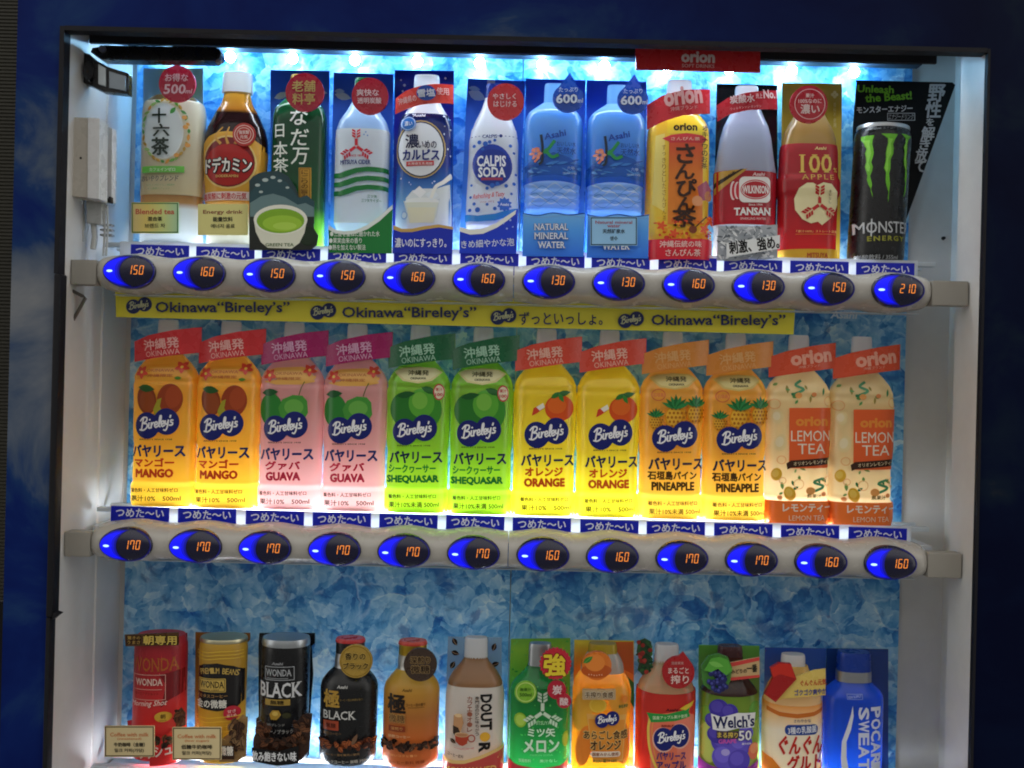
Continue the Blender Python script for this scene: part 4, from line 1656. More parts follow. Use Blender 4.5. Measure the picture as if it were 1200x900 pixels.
cap(d, 650, 95, 120, 12, "8accf8")


def drop_badge(d, cx, cy):
    b = d.art()
    b.text("たっぷり", cx, cy - 7, 22, 5.5, "c7dcf8", .02).text("600", cx - 2, cy + 4, 24, 10, "dbe8fb", .03, outline=("173a98", .8)).text("ml", cx + 14, cy + 6, 6, 5, "dbe8fb", .02)
    pts = [(cx + 2, cy - 27)]
    for k in range(25):
        t = math.radians(-52 + 284 * k / 24)
        pts.append((cx + 17.5 * math.cos(t) * 1.05, cy + 3 + 16.5 * math.sin(t)))
    d.plate("drop_badge", pts, -.031, .003, "2458c8", b)


drop_badge(d, 666, 112)
b_ = d.art()
b_.stroke([(613, 250), (630, 252.5), (648, 249.5), (666, 252), (685, 250)], 1.3, "1f4fa8").stroke([(613, 253), (636, 255), (660, 252.5), (685, 255)], .9, "7fb4ec")
for s, yy, w in (("NATURAL", 266, 39), ("MINERAL", 276.8, 39), ("WATER", 287.5, 31)):
    b_.text(s, 646, yy, w, 7.2, "dfe8f4", .02, serif=True, outline=("3a62b0", .6))
d.plate("slogan_card", [(613, 250), (630, 252.5), (648, 249.5), (666, 252), (685, 250), (684, 301), (612, 300)], -.0275, .0014, grad("water_slogan", [(0, "2a78ee"), (.03, "4fa2f6"), (.052, "7cc2fa")], "print"), b_, kind="print")
w2 = copy_tree(d.root)
x2, z2 = W(648 + 74.3, 190 + 2.0, YREF)
w2.location = (x2, 0, d.Z)
w2["label"] = "clear blue mineral water bottle standing behind the pale blue info card"
info_card(691.5, 254, 747, 288, [("Natural mineral", 260.5, 43, 3.6, "b0566a", .012), ("water", 265, 15, 3.2, "b0566a", .012), ("天然矿泉水", 271, 26, 5, "1f2a3a", .02), ("생수", 279.5, 9, 5, "1f2a3a", .02)],
          "98cbf2", "20405c", "pale blue info card with dark border taped over the second water bottle", y=-.032)

# 9 jasmine tea ---------------------------------------------------
d = Drink("jasmine_tea_bottle", 796, 190, 305, "yellow jasmine tea bottle with orange panel and black brush writing under a red ribbon", "bottle", G1, e=.52, n=2.8)
a = d.art()
a.poly([(761, 306), (764, 148), (831, 146), (832, 306)], "f0ca3e")
a.poly([(764, 240), (768, 160), (778, 158), (778, 250)], "f4df7a")
a.rect(781, 136, 823, 158, "f1d53a").text("orion", 802, 150.5, 27, 8, "23201a", .04)
a.poly([(783, 163), (823, 163), (822, 264), (781, 264)], grad("sanpin_panel", [(.04, "f0902c"), (.1, "ea8028"), (.14, "d8432c")], "print"))
a.poly([(783, 163), (823, 163), (823, 169), (816, 166), (808, 169), (800, 166), (792, 169), (783, 166)], "c92a34")
a.poly([(775, 164), (785, 160), (803, 158), (822, 160), (829, 164), (822, 169), (785, 169)], "d23a40")
a.text("さんぴん茶", 802, 164.5, 34, 4, "f4c9b0", .02)
for ch, x, yy, w, h in (("さ", 802, 182, 21, 22), ("ん", 801, 203, 22, 17), ("ぴ", 803, 222, 23, 20), ("ん", 802, 241, 20, 16), ("茶", 800, 257, 27, 21)):
    a.text(ch, x, yy, w, h, "3a2118", .03)
a.vtext("オキナワのお茶", 825, 148, 200, 7, "3a2118", .02, dx=-.3)
a.vtext("すっきりとしたさんぴん茶", 776.5, 172, 262, 4, "a8741c", .012)
rr = random.Random(11)
for _ in range(85):
    x, yy = rr.uniform(764, 831), rr.triangular(252, 284, 282)
    a.ell(x, yy, rr.uniform(1, 3), rr.uniform(.8, 2.4), rr.choice(["e8622a", "f0a02c", "d9402c", "f3c23c"]), n=10)
for cx, cy in ((773, 268), (786, 277), (820, 272), (827, 262)):
    for k in range(5):
        t = k * 2 * PI / 5
        a.leaf(cx + 3 * math.cos(t), cy + 3 * math.sin(t), 3, 1.6, math.degrees(t), "e5562c")
a.poly([(812, 224), (822, 216), (828, 226), (824, 238), (815, 240)], "a8506a").ell(812, 240, 6, 6, "e8a070").ell(824, 234, 4, 6, "c07a50")
a.stroke([(822, 258), (812, 268), (806, 274)], 1.4, "3a2118").ell(807, 273, 4.5, 4.5, "7a3a24")
a.rect(757, 283.5, 834, 307, "d5293a").text("沖縄伝統の味", 793.5, 289.5, 46, 7.5, "f3ccc6", .02).text("さんぴん茶", 796, 299.5, 39, 8, "f3ccc6", .02)
d.shell("bottle_body", 112, 305, mat("efc93c", "glow"), profile=[(305, 36), (300, 37), (165, 36), (150, 35), (140, 31), (128, 21), (118, 16), (92, 15)])
d.shell("label", 138, 304.5, mat("efc93c", "glow"), a, grow=.0006)
cap(d, 799, 91, 116, 15, "f4f8fa")
b_ = d.art()
orion_word(b_, 800, 113, 44, 19, "f2b9b6", 7)
b_.text("沖縄ブランド", 801, 127.5, 32, 5, "eab0ac", .012, rot=6)
d.plate("neck_ribbon", [(759, 122), (775, 113), (800, 107), (833, 103.5), (833, 132), (800, 136), (776, 143), (759, 151)], -.026, .0016, "d82b38", b_, bulge=.008)

# 10 sparkling water ----------------------------------------------
d = Drink("sparkling_water_bottle", 876, 190, 306, "clear sparkling water bottle with red label and white oval emblem, slanted black writing below", "bottle", G1, e=.55, n=2.5)
card_img(d, [(840, 98), (911, 100), (911, 200), (908, 306), (836, 306)], .024, "14161c")
d.shell("bottle_body", 112, 303, grad("sparkling_clear", [(0, "c4cad0"), (.045, "ccd2da"), (.105, "a8b2c6"), (.16, "b2bcd4"), (.2, "a4aab8")]),
        profile=[(303, 33), (298, 35), (268, 34.5), (262, 36), (200, 36), (178, 32.5), (160, 30), (145, 26), (130, 19), (118, 14.5), (98, 14)])
a = d.art()
a.poly([(838, 202), (874, 199.5), (855, 214), (838, 228)], "c2963a").poly([(838, 214), (866, 199.8), (870, 199.6), (838, 220)], "3a2a18")
a.text("強め刺激", 852, 208, 18, 4, "2a1d10", .02, rot=32)
a.text("Asahi", 887, 206, 14, 3.6, "f2cfcf", .03, shear=.2)
a.ell(857.5, 225, 3.5, 11, "f0d8d6").ell(859.3, 225, 3.5, 10, "c8283a").ell(862, 225, 3.5, 10, "f0d8d6").ell(863.8, 225, 3.5, 9.5, "c8283a")
a.poly(rrect(864, 209, 901, 239, 6), "f2ece8").ell(883, 224, 17.5, 11.5, "c8283a").ell(883, 224, 16.5, 10.3, "f2ece8").ell(883, 224, 15.8, 9.6, "b8242f")
a.text("WILKINSON", 883, 224, 30, 8.5, "f4eeea", .03)
a.text("Since 1904", 883, 241.5, 16, 2.4, "f0d0ce", .02)
a.text("TANSAN", 879.5, 249.5, 42, 8, "f4efec", .035, serif=True)
a.text("SPARKLING WATER", 880, 258, 30, 2.6, "ecc0be", .012)
d.shell("label", 201.5, 264, mat("c0202f", "glow"), a, grow=.0006)
cap(d, 877, 98, 116, 14, "eef1f4", rib=.015)
b_ = d.art()
b_.text("炭酸水", 869, 117, 28, 9.5, "f6d8d8", .03, rot=4).text("売上", 888.5, 113.5, 8, 6, "f6d8d8", .02, rot=4).text("No.1", 903, 110.5, 18, 9, "f6d8d8", .035, rot=5).text("ウィルキンソン タンサン", 873, 127, 36, 3, "f0c0c0", .012, rot=5)
d.plate("neck_ribbon", [(841, 122), (853, 115), (874, 110), (912, 105), (912, 127), (876, 130), (855, 134), (842, 141)], -.026, .0016, "c92033", b_, bulge=.008)
b_ = d.art()
rr = random.Random(2)
for _ in range(150):
    x, yy = rr.uniform(842, 908), rr.uniform(266, 304)
    b_.leaf(x, yy, rr.uniform(1.5, 5), rr.uniform(.5, 1.6), rr.uniform(-70, 70), rr.choice(["f4f6f8", "8f979e", "e2e6ea", "6c747c", "c4cad0"]))
b_.poly([(849, 286), (911, 277), (911, 293), (849, 303)], "eceff0")
b_.text("刺激、強め。", 881, 288.5, 58, 15, "17181c", .035, rot=7)
d.plate("slogan_card", [(842, 264), (874, 266), (911, 263), (911, 302), (896, 304), (880, 303), (862, 306), (840, 305)], -.0285, .0014, "b4bac0", b_, kind="print")

# 11 apple juice --------------------------------------------------
d = Drink("apple_juice_bottle", 951, 190, 307, "amber apple juice bottle with red label and cream cut apple on a gold card", "bottle", G1, e=.52, n=2.7)
a = d.art()
for k in range(4):
    t = k * PI / 2
    a.ell(978 + 2.4 * math.cos(t), 111 + 2.4 * math.sin(t), 2, 2, "f0e29a", n=10)
a.vtext("香料不使用", 978, 120, 150, 3.2, "efe0a0")
card_img(d, [(917, 97), (987, 98), (984, 308), (914, 307)], .024, "cfae3c", a)
d.shell("bottle_body", 118, 304, grad("apple_drink", [(0, "e0a832"), (.13, "b08a3a"), (.16, "b4935a"), (.2, "c8ae78")]),
        profile=[(304, 33), (230, 34), (226, 36.5), (210, 36.5), (206, 34), (175, 33), (160, 30.5), (150, 27.5), (138, 21), (126, 15), (100, 13)])
a = d.art()
a.text("Asahi", 960, 175, 13, 3.4, "e8c080", .03, shear=.2)
a.text("100", 955, 193, 36, 20, "e9c15c", .012, serif=True).text("%", 978, 200, 5, 5, "e9c15c", .012).text("APPLE", 956.5, 209, 38, 6, "dca850", .0, serif=True, spacing=1.3)
pts = [(955, 219), (962, 215.5), (972, 217), (980, 226), (981, 240), (975, 254), (966, 261), (961, 265), (956, 261), (948, 263), (938, 258), (930, 247), (929, 234), (934, 222), (943, 216), (950, 216)]
a.poly(pts, "f3e7b4").poly([(955, 221), (953, 229), (957, 229)], "c02a2c")
three_arrows(a, 958, 241, 21, "c4302e")
a.vtext("香料なし", 970, 224, 240, 3, "5a4a2a")
a.text("「果汁100%」ストレート混濁", 955, 272.5, 48, 3, "e8b870", .012).rect(930, 275.5, 980, 276, "d8903a")
a.rect(912, 293, 990, 310, "d9a62e").text("MITSUYA", 955, 300.5, 24, 6, "b8502a", .035)
d.shell("label", 169, 303.5, mat("c02530", "glow"), a, grow=.0006)
cap(d, 953, 101, 122, 12.5, "f0efe4")
b_ = d.art()
b_.ring(949, 122, 18, 18, .8, "f2d2cc").text("果汁", 949, 112, 10, 5, "f5dcd6", .02).text("100%なのに", 949, 118.5, 27, 5, "f5dcd6", .02).text("濃い", 949, 128, 22, 11, "f5dcd6", .025)
badge(d, 948, 122, 22, "c01f2e", b_)

# 12 black energy can ---------------------------------------------
d = Drink("energy_can", 1032, 220, 309, "black energy drink can with green claw marks in front of a large black pointed card", "can", G1, lean=2.2, e=.8, n=2.0)
b_ = d.art()
b_.text("Unleash", 1026, 104.5, 42, 8, "7fc83a", .03, rot=-2).text("the Beast!", 1041, 113.5, 54, 9, "7fc83a", .03, rot=4)
b_.text("モンスターエナジー", 1036.5, 128, 65, 7.5, "d4d8da", .03, rot=2)
b_.frame(1039.5, 132.5, 1072, 141.5, .8, "b9bec0").text("エナジードリンク", 1055.5, 137, 29, 6.5, "b9bec0", .012, shear=.2)
for ch, x, yy, w in (("野", 1097, 109.5, 19), ("性", 1093, 129, 18), ("を", 1089, 143.6, 9), ("解", 1086.5, 157, 15), ("き", 1082.5, 170, 11.5), ("放", 1078.5, 182.7, 13.5), ("て", 1076.5, 196, 12)):
    b_.text(ch, x, yy, w, w * (1.05 if w > 10 else .9), "ccd0d2", .03, shear=.12)
d.plate("pointed_card", [(1004, 94), (1116, 96.5), (1119.5, 99.5), (1060, 263), (1050, 290), (1000, 290), (1000, 150)], .018, .0018, "0d0e10", b_, kind="matte")
CANP = [(309, 29), (305, 31.5), (300, 32.5), (160, 32.5), (154, 31.5), (149, 29), (147, 29)]
a = d.art()
claw_m(a, 1036, 200, 58, 80)
a.text("MONSTER", 1033, 268.5, 64, 13, "c9ccce", .012)
a.stroke([(1017, 259), (1016.2, 279)], 1.4, "c9ccce")
a.text("ENERGY", 1034, 281.5, 43, 5.5, "9a9a3a", .03, spacing=1.3)
a.text("炭酸飲料 / 355ml", 1024, 303, 46, 6, "b9bcbe", .012)
a.text("栄養補給 エナジードリンク", 1036, 153.5, 46, 2.6, "8f9294", .012)
d.shell("can_body", 149, 309, mat("121316", "plastic"), a, profile=CANP, closed_bottom=True)
d.shell("can_rim", 146, 150.5, mat("d4d6d8", "metal"), profile=[(151, 29.5), (149, 30.3), (146.5, 30), (146, 29.4)], grow=.0003)
d.prof = None

info_card(154, 237, 209.5, 273.5, [("Blended tea", 248, 45, 6, "c8604a", .02), ("混合茶", 256.5, 17, 5, "24221c", .02), ("브렌드 차", 264.5, 24, 5, "24221c", .012)],
          sweep("rainbow_sheen_card", [(-.03, "d8c48a"), (-.01, "e8d070"), (.008, "d8e08a"), (.03, "a8d8b4")]), "3f7a3c", "cream info card with green border taped under the blended tea label")  # rainbow sheen on the card is put into its print colour
info_card(232, 239, 290.5, 275.5, [("Energy drink", 249, 46, 5.5, "8a4a3a", .02), ("能量饮料", 257, 23, 5.5, "24221c", .02), ("에너지 음료", 265, 28, 5, "24221c", .012)],
          "e2db8e", None, "pale yellow info card with no border taped on the energy drink bottle")

# ================================================================ juices on the middle shelf: six kinds, two of each
def juice_profile(ax, dy):
    return [(593 + dy, 36.5), (588 + dy, 38), (568 + dy, 38.3), (564.5 + dy, 35.2), (561 + dy, 36.6), (520 + dy, 35.6), (517 + dy, 36.4), (505 + dy, 37), (470 + dy, 37.2), (451 + dy, 37.9), (446 + dy, 36.2), (442 + dy, 37.2), (432 + dy, 33), (422 + dy, 25), (414 + dy, 17), (404 + dy, 13), (376 + dy, 12.5)]


RIB = [(155.5, 400), (175, 393), (205, 387), (234.5, 383), (233.8, 413), (205, 416.5), (180, 420), (155.5, 424)]


def juice(i, name, label, liquid, ribbon, rib_ink, draw, ribbon_text="okinawa", group=G1):
    """i: column 0..11; artwork is drawn as if on column 0 and moved"""
    dx, dy = 74.7 * i, 1.83 * i
    d = Drink(name, 190 + dx, 500 + dy, 593 + dy, label, "bottle", G2, e=.52, n=2.7)

    class Off(Art):
        pass
    base = d.m2
    d.m2 = lambda px, py: base(px + dx, py + dy)
    d.vpx_ = d.vpx
    d.vpx = lambda py: d.vpx_(py + dy)
    d.profile(juice_profile(190, dy))
    a = d.art()
    draw(a, d)
    d.shell("bottle_body", 409, 593, liquid, a)  # liquid stops darken upwards: the dimmer upper half is put into the colour
    P = d.prof
    d.profile([(410 + dy, 12.5), (402 + dy, 12.5), (376 + dy, 11.6), (374 + dy, 10.5)])
    d.shell("cap", 374, 410, mat("f2f3f4", "glow"), rib=.02, seg=64)
    d.prof = P
    b = d.art()
    if ribbon_text == "okinawa":
        b.text("沖縄発", 190, 403, 42, 12.5, rib_ink, .022, rot=6).text("OKINAWA", 192, 413.5, 40, 6.5, rib_ink, .0, rot=6)
    else:
        orion_word(b, 203, 400, 48, 14.5, rib_ink, 7)
        b.text("沖縄ブランド", 200, 411, 26, 3.6, rib_ink, .012, rot=6)
    d.plate("neck_ribbon", RIB, -.022, .0016, ribbon, b, bulge=.010)
    return d


def second(d, i, label):
    c = copy_tree(d.root)
    X, Z = W(190 + 74.7 * i, 500 + 1.83 * i, YREF)
    c.location = (X, 0, d.root.location.z)
    c["label"] = label
    return c


def common(a, kana, kana_w, roman, roman_w, kc, foot, navy="222a66", shift=0, byc=None):
    script_logo(a, 187 + shift, 496, 51, 33, edge=None)
    a.text("BIRELEY'S SINCE 1938", 186 + shift, 514.3, 38, 1.6, "3a3020", .02)
    a.text("バヤリース", 188 + shift, 527.6, 60, 13.5, navy, .052)
    a.text(kana, 184 + shift, 541, kana_w, 9.5, kc, .05)
    a.text(roman, 184.5 + shift, 553.5, roman_w, 9, kc, .062)
    a.text("着色料・人工甘味料ゼロ", 184 + shift, 573, 55, 4.8, "33260f", .02)
    a.text(foot, 186 + shift, 582.5, 57, 6.5, "33260f", .022)


def hibiscus(a, x, y, r, c="e0503a"):
    for k in range(5):
        t = k * 2 * PI / 5 + .3
        a.leaf(x + r * .6 * math.cos(t), y + r * .6 * math.sin(t), r * .62, r * .38, math.degrees(t), c)
    a.ell(x, y, r * .25, r * .25, "f5d05a", n=8)


def top_band(a, c, ink):
    a.poly([(160, 431), (176, 427), (205, 426), (222, 430), (220, 444), (204, 447), (176, 447), (162, 444)], c)
    a.text("OKINAWA", 190, 434, 32, 3.4, ink, .012).text("沖縄限定", 190, 440, 30, 3.6, ink, .012)
    hibiscus(a, 168, 436, 7)
    hibiscus(a, 214, 430, 6.5)


def d_mango(a, d):
    top_band(a, "f0a838", "c86a2a")
    a.leaf(211, 443, 4, 2, 0, "5a8a2a")
    a.ell(175, 468, 11.5, 17, "8a3c1c", -8).ell(176, 470, 9, 13, "9a4a22", -8).leaf(175, 455, 10, 4.5, 8, "2c5a2a")
    a.ell(202, 468, 14.5, 18.5, "9c401e", 8).ell(206, 465, 9, 13, "ae4a24", 8).poly([(183, 480), (188, 468), (193, 466), (191, 476), (196, 486), (186, 487)], "a8a02c")
    common(a, "マンゴー", 46, "MANGO", 43, "d4491f", "果汁10%　500ml")


def d_guava(a, d):
    top_band(a, "eeb45c", "c8743a")
    a.ell(170, 476, 14, 19, "2f8434").leaf(169, 456, 10, 4.5, -4, "1e5a2c").stroke([(209, 444), (206, 450), (203, 459)], 1, "4a6a2a")
    a.poly([(182, 486), (179, 474), (184, 464), (196, 459), (207, 460), (212, 466), (213, 480), (206, 492), (192, 494)], "4a9a3c").ell(197, 473, 11, 9, "6cb24c")
    common(a, "グァバ", 40, "GUAVA", 39, "c8304a", "果汁10%　500ml", "24306e")


def d_citrus(a, d):
    a.poly([(163, 428), (172, 424), (192, 422.5), (211, 424), (220, 429), (208, 439), (192, 442), (174, 439)], "e6dc9a").poly([(166, 428.5), (174, 425.5), (192, 424), (210, 425.5), (217, 429.5), (206, 437), (192, 440), (176, 437)], "f0eab4")
    a.text("沖縄発", 192, 429.5, 24, 6, "3a3a1a", .02).text("OKINAWA", 192, 436, 18, 2.6, "3a3a1a", .02)
    a.ell(176, 472, 17, 20, "2c7a2c").ell(204, 472, 15, 22, "3f9430").ell(196, 465, 15, 17, "5cae38").ell(194, 462, 9, 10, "7cc048").leaf(178, 455, 11, 4, -10, "1f5c2a").leaf(205, 450, 10, 4, 20, "27692c")
    a.ell(216, 452, 6.5, 9.5, "c93a40").ell(216, 452, 5.2, 8, "efe4c4").text("果汁", 216, 449, 8, 4, "c93a40", .02).text("100", 216, 455, 8, 3.5, "c93a40", .02)
    common(a, "シークヮーサー", 54, "SHEQUASAR", 59, "1f7a34", "果汁10%未満 500ml", "1f2a4a", 1)


def d_orange(a, d):
    a.ell(207, 467, 17, 15.5, "e0561c").ell(204, 464, 11, 9.5, "ea6c24").leaf(203, 452, 7, 3, -30, "2f7a2c").leaf(212, 450, 9, 3.4, -12, "2a6a2a").leaf(209, 455, 6, 2.6, 60, "3a8a34")
    a.poly([(175, 476), (177, 467), (186, 463), (188, 468), (181, 473)], "d8452a").poly([(180, 466), (188, 461), (190, 466), (184, 470)], "f3efe0")
    common(a, "オレンジ", 43, "ORANGE", 46, "d8521a", "果汁10%　500ml", "1f2858", 5)


def d_pine(a, d):
    a.poly([(163, 428), (172, 424), (192, 422.5), (211, 424), (220, 429), (208, 439), (192, 442), (174, 439)], "dcc46a").poly([(166, 428.5), (174, 425.5), (192, 424), (210, 425.5), (217, 429.5), (206, 437), (192, 440), (176, 437)], "e8d68a")
    a.text("沖縄発", 194, 429.5, 24, 6, "3a2e14", .02).text("OKINAWA", 194, 436, 18, 2.6, "3a2e14", .02)
    a.ring(173, 448, 8, 7, 1, "d8704a").text("石垣島", 173, 448, 12, 4.5, "d8704a", .012)
    pineapple(a, 170, 480, 7.5)
    pineapple(a, 216, 470, 10)
    pineapple(a, 192, 474, 12)
    common(a, "石垣島パイン", 54, "PINEAPPLE", 47, "4a3414", "果汁10%未満 500ml", "2a2a4a", 4)


def d_lemon(a, d):
    rr = random.Random(21)
    for _ in range(20):
        x, y = rr.uniform(157, 224), rr.choice([rr.uniform(426, 456), rr.uniform(530, 562)])
        a.leaf(x, y, rr.uniform(2.5, 5), rr.uniform(1.2, 2), rr.uniform(0, 180), rr.choice(["5c9a4e", "7fae62", "9a8a3a", "3f8a5a"]))
    for x, y, rx, ry, rot in ((162, 537, 5.5, 7.5, 10), (176, 565 - 6, 6.5, 8.5, -20), (163, 470, 6, 8, 0), (166, 500, 7, 10, 10)):
        a.ell(x, y, rx, ry, "e8b83a" if y > 520 else "eed9a0", rot)
        a.ell(x - 1, y - 1, rx * .6, ry * .6, "f0cb58" if y > 520 else "f2e2b8", rot)
    a.stroke([(189, 428), (183, 433), (192, 438), (182, 443)], 3, "4f9a6a").stroke([(214, 542), (204, 546), (216, 551), (206, 556)], 3, "4f9a6a")
    a.ell(200, 556, 5.5, 4.5, "eba45a").ell(186, 445, 4, 3.4, "eba45a")
    for y, x in ((444, 204), (560, 216), (572 - 8, 165)):
        a.ell(x, y, 3, 2.6, "e8945a")
    for x, y, r in ((160, 455, 6), (222, 452, 6), (167, 520, 5), (222, 545, 6), (186, 548, 6), (168, 580 - 36, 4)):
        a.ring(x, y, r, r, .9, "eab47a")
    a.rect(175, 459.5, 226, 529.5, "ea6430").text("orion", 201.5, 475, 37, 10, "f0923a", .045)
    a.text("LEMON", 200.5, 492, 47, 12.5, "f4e3cc", .0).text("TEA", 201, 507, 33, 12, "f4e3cc", .0)
    a.poly([(172, 524), (177, 520.5), (228, 517), (228, 525), (177, 529), (173, 531)], "3f281c").text("オリオンレモンティー", 202, 523, 44, 4.4, "e0c8a0", .012, rot=4)
    a.text("無果汁", 204, 563 - 1, 17, 5, "4a4a24", .012)
    a.poly([(150, 567), (230, 568), (230, 596), (150, 596)], "f47830")
    a.text("レモンティー", 196, 575.5, 57, 9, "f8e6d0", .03).text("LEMON TEA", 195, 587, 42, 6, "f6d8b8", .0)


mango = juice(0, "mango_juice_bottle", "orange mango juice bottle with red ribbon, leftmost on the middle shelf beside the white wall", grad("mango_drink", [(0, "ffd23c"), (.03, "ffc838"), (.17, "f2b340"), (.2, "eab64c")]), "cf2f33", "f2b4ac", d_mango)
second(mango, 1, "orange mango juice bottle with red ribbon standing next to a pink guava bottle")
guava = juice(2, "guava_juice_bottle", "pink guava juice bottle with magenta ribbon standing next to a mango bottle", grad("guava_drink", [(0, "f4bcb4"), (.03, "ecb4ae"), (.17, "d49a94"), (.2, "cfa298")]), "a3175f", "dba6c4", d_guava)
second(guava, 3, "pink guava juice bottle with magenta ribbon standing next to a lime green bottle")
citrus = juice(4, "citrus_juice_bottle", "lime green citrus juice bottle with dark green ribbon standing next to a pink guava bottle", grad("citrus_drink", [(0, "b4dc28"), (.03, "a6d22c"), (.17, "84b83a"), (.2, "8cb85a")]), "14633a", "a8d4b8", d_citrus)
second(citrus, 5, "lime green citrus bottle with dark green ribbon standing next to a yellow juice bottle")
orange = juice(6, "orange_juice_bottle", "yellow orange juice bottle with red ribbon next to a lime green bottle", grad("orange_drink", [(0, "fff030"), (.03, "fae632"), (.17, "f0d030"), (.2, "e2c444")]), "dd4a34", "f4bca8", d_orange)
second(orange, 7, "yellow orange juice bottle with red ribbon next to a pineapple bottle")
pine = juice(8, "pineapple_juice_bottle", "amber pineapple juice bottle with pale orange ribbon standing next to a yellow orange juice bottle", grad("pine_drink", [(0, "ffd040"), (.03, "f8c240"), (.17, "e8ac44"), (.2, "dcac54")]), "dc8a34", "e9b070", d_pine)
second(pine, 9, "amber pineapple juice bottle with pale orange ribbon standing next to a cream lemon tea bottle")
lemon = juice(10, "lemon_tea_bottle", "cream lemon tea bottle with orange panel standing next to a pineapple bottle", grad("lemon_drink", [(0, "f8dca4"), (.17, "efd8a0"), (.2, "e6c48c")]), "d9502e", "f0a890", d_lemon, ribbon_text="orion")
second(lemon, 11, "cream lemon tea bottle with orange panel, rightmost on the middle shelf")

# ================================================================ coffees and drinks on the bottom shelf
def metal_cap(d, x, y0, y1, hw, c, top=None, kind="metal"):
    o = cap(d, x, y0, y1, hw, c, kind, rib=.012, taper=1.0)
    if top:
        p = d.prof
        d.shell("cap_top", y0 - .5, y0 + 4, mat(top, "plastic"), profile=[(y0 + 5, hw + .3), (y0 + 1, hw + .3), (y0 - .5, hw * .9)], grow=.0004)
        d.prof = p
    return o


# 1 red coffee can
d = Drink("red_coffee_can", 183, 815, 889, "red coffee can with gold lettering under a dark gold plate, leftmost on the bottom shelf", "can", G3, e=.7, n=2.1)
card_img(d, [(163, 744), (219, 742), (218, 800), (215, 835), (218, 836), (217, 888), (155, 886), (149, 845), (163, 842)], .022, "a5222c")
a = d.art()
a.poly([(190, 788), (214, 784), (214, 812), (200, 818), (192, 826), (198, 800)], "7c1c22")
a.text("WONDA", 183, 776, 54, 15, "b3602e", .012, serif=True)
a.frame(158, 787.5, 197.5, 817, .7, "e0a89a").text("WONDA", 178, 796, 32, 7.5, "f0d2c4", .012, serif=True).rect(160, 804, 194, 804.6, "e0a89a")
a.text("モーニングショット", 176, 809, 28, 3, "8c2a24", .012)
a.text("Morning Shot", 178, 821, 42, 8, "f0d0c4", .012, shear=.35, rot=2)
a.ell(195, 836, 9, 6, "d2a83a").text("朝", 195, 835.5, 5, 5, "6a4a18", .02).text("since", 195, 840, 7, 1.6, "6a4a18")
a.poly([(180, 862), (216, 850), (216, 893), (180, 893)], "d42a2a")
bean_heap(a, 186, 202, 860, 870, 8, 3, size=4.5)
a.text("ラッシュ", 186, 876, 36, 12, "f4e2da", .035, rot=6)
d.shell("can_body", 746, 889, grad("red_can", [(0, "d22c2c"), (.06, "cf2c2c"), (.10, "a81f28"), (.145, "b02834")], "print"), a, profile=[(889, 29), (886, 31.5), (757, 30.5), (749, 28), (746, 27)], closed_bottom=True)
b_ = d.art()
b_.rect(147.5, 744.5, 166, 755.5, "3a2414").text("驚きの", 157, 747.3, 15, 4, "b8944a", .012).text("うまさ", 157, 752.5, 15, 4, "b8944a", .012).text("朝専用", 188, 749.8, 39, 10.5, "d8bc5a", .03, outline=("2a180c", .8))
d.plate("slogan_plate", [(146, 744), (209, 741), (209, 756), (147, 757.5)], -.029, .002, "5a3a1c", b_)
b_ = d.art()
bean_heap(b_, 206, 214, 832, 850, 7, 4, size=4.2)
d.plate("bean_cutout", [(205, 846), (207, 834), (212, 829), (217, 836), (217, 850), (208, 853)], -.025, .002, "4a2c1c", b_)
# 2 gold coffee can
d = Drink("gold_coffee_can", 257, 815, 893, "gold coffee can with black arched label and small red disc", "can", G3, e=.7, n=2.1)
card_img(d, [(229, 741), (293, 742), (293, 750), (290, 753), (287, 800), (287, 840), (290, 841), (287, 888), (262, 893), (228, 890)], .022, "8c5a24")
a = d.art()
a.poly([(228, 783), (240, 777), (257, 775), (275, 779), (285, 785), (284, 822), (278, 828), (257, 831), (236, 829), (228, 826)], "211f20")
for k, ch in enumerate("PREMIUM BEANS"):
    if ch != " ":
        t = (k - 6) / 6
        a.text(ch, 258 + t * 21, 783.5 + t * t * 3 + t * .6, 3.3, 6.5, "cfae5a", .012, rot=-t * 14)
a.poly(rrect(233.5, 792.5, 267, 808.5, 1), "d2b25a").frame(234.5, 793.5, 266, 807.5, .6, "2a2010").text("WONDA", 250.3, 799.5, 29, 7.5, "1d1a14", .012, serif=True).text("since 1997", 250, 805.5, 20, 1.6, "1d1a14")
a.text("デミタスコーヒー", 250, 812.5, 38, 4, "b88a4a", .012).text("金の微糖", 250, 821.5, 36, 9.5, "e6e4da", .025)
a.ell(273, 833, 8.5, 8.5, "c02a3c").text("甘さ", 273, 831, 8, 3.6, "f0c8c4", .02).text("控えめ", 273, 835.8, 9, 3.6, "f0c8c4", .02)
for yy in (760, 764, 768, 836, 841, 847, 853):
    a.stroke([(230, yy), (245, yy + 2), (262, yy + .5), (284, yy + 1.5)], .9, "e6c24a")
d.shell("can_body", 751, 893, grad("gold_can", [(0, "d8aa2c"), (.05, "cf9f2a"), (.09, "b98a2a"), (.15, "c8a03a")], "print"), a, profile=[(893, 25), (890, 27), (760, 28), (754, 27), (751, 26)], closed_bottom=True)
d.shell("can_rim", 749, 753.5, mat("d8d2b0", "metal"), profile=[(754, 26.5), (752, 27.5), (749.5, 27), (749, 26)], grow=.0004)
b_ = d.art()
bean_heap(b_, 270, 286, 842, 884, 34, 6, ("6a4a30", "8a6a48", "4a3020"), 4.6)
b_.rect(258, 872, 276, 888, "3a2418").text("微糖", 267, 878, 15, 11, "f2ece0", .03)
d.plate("bean_cutout", [(257, 893), (258, 868), (270, 858), (276, 846), (284, 838), (290, 842), (288, 886), (278, 893)], -.0265, .002, "9c7a4c", b_)
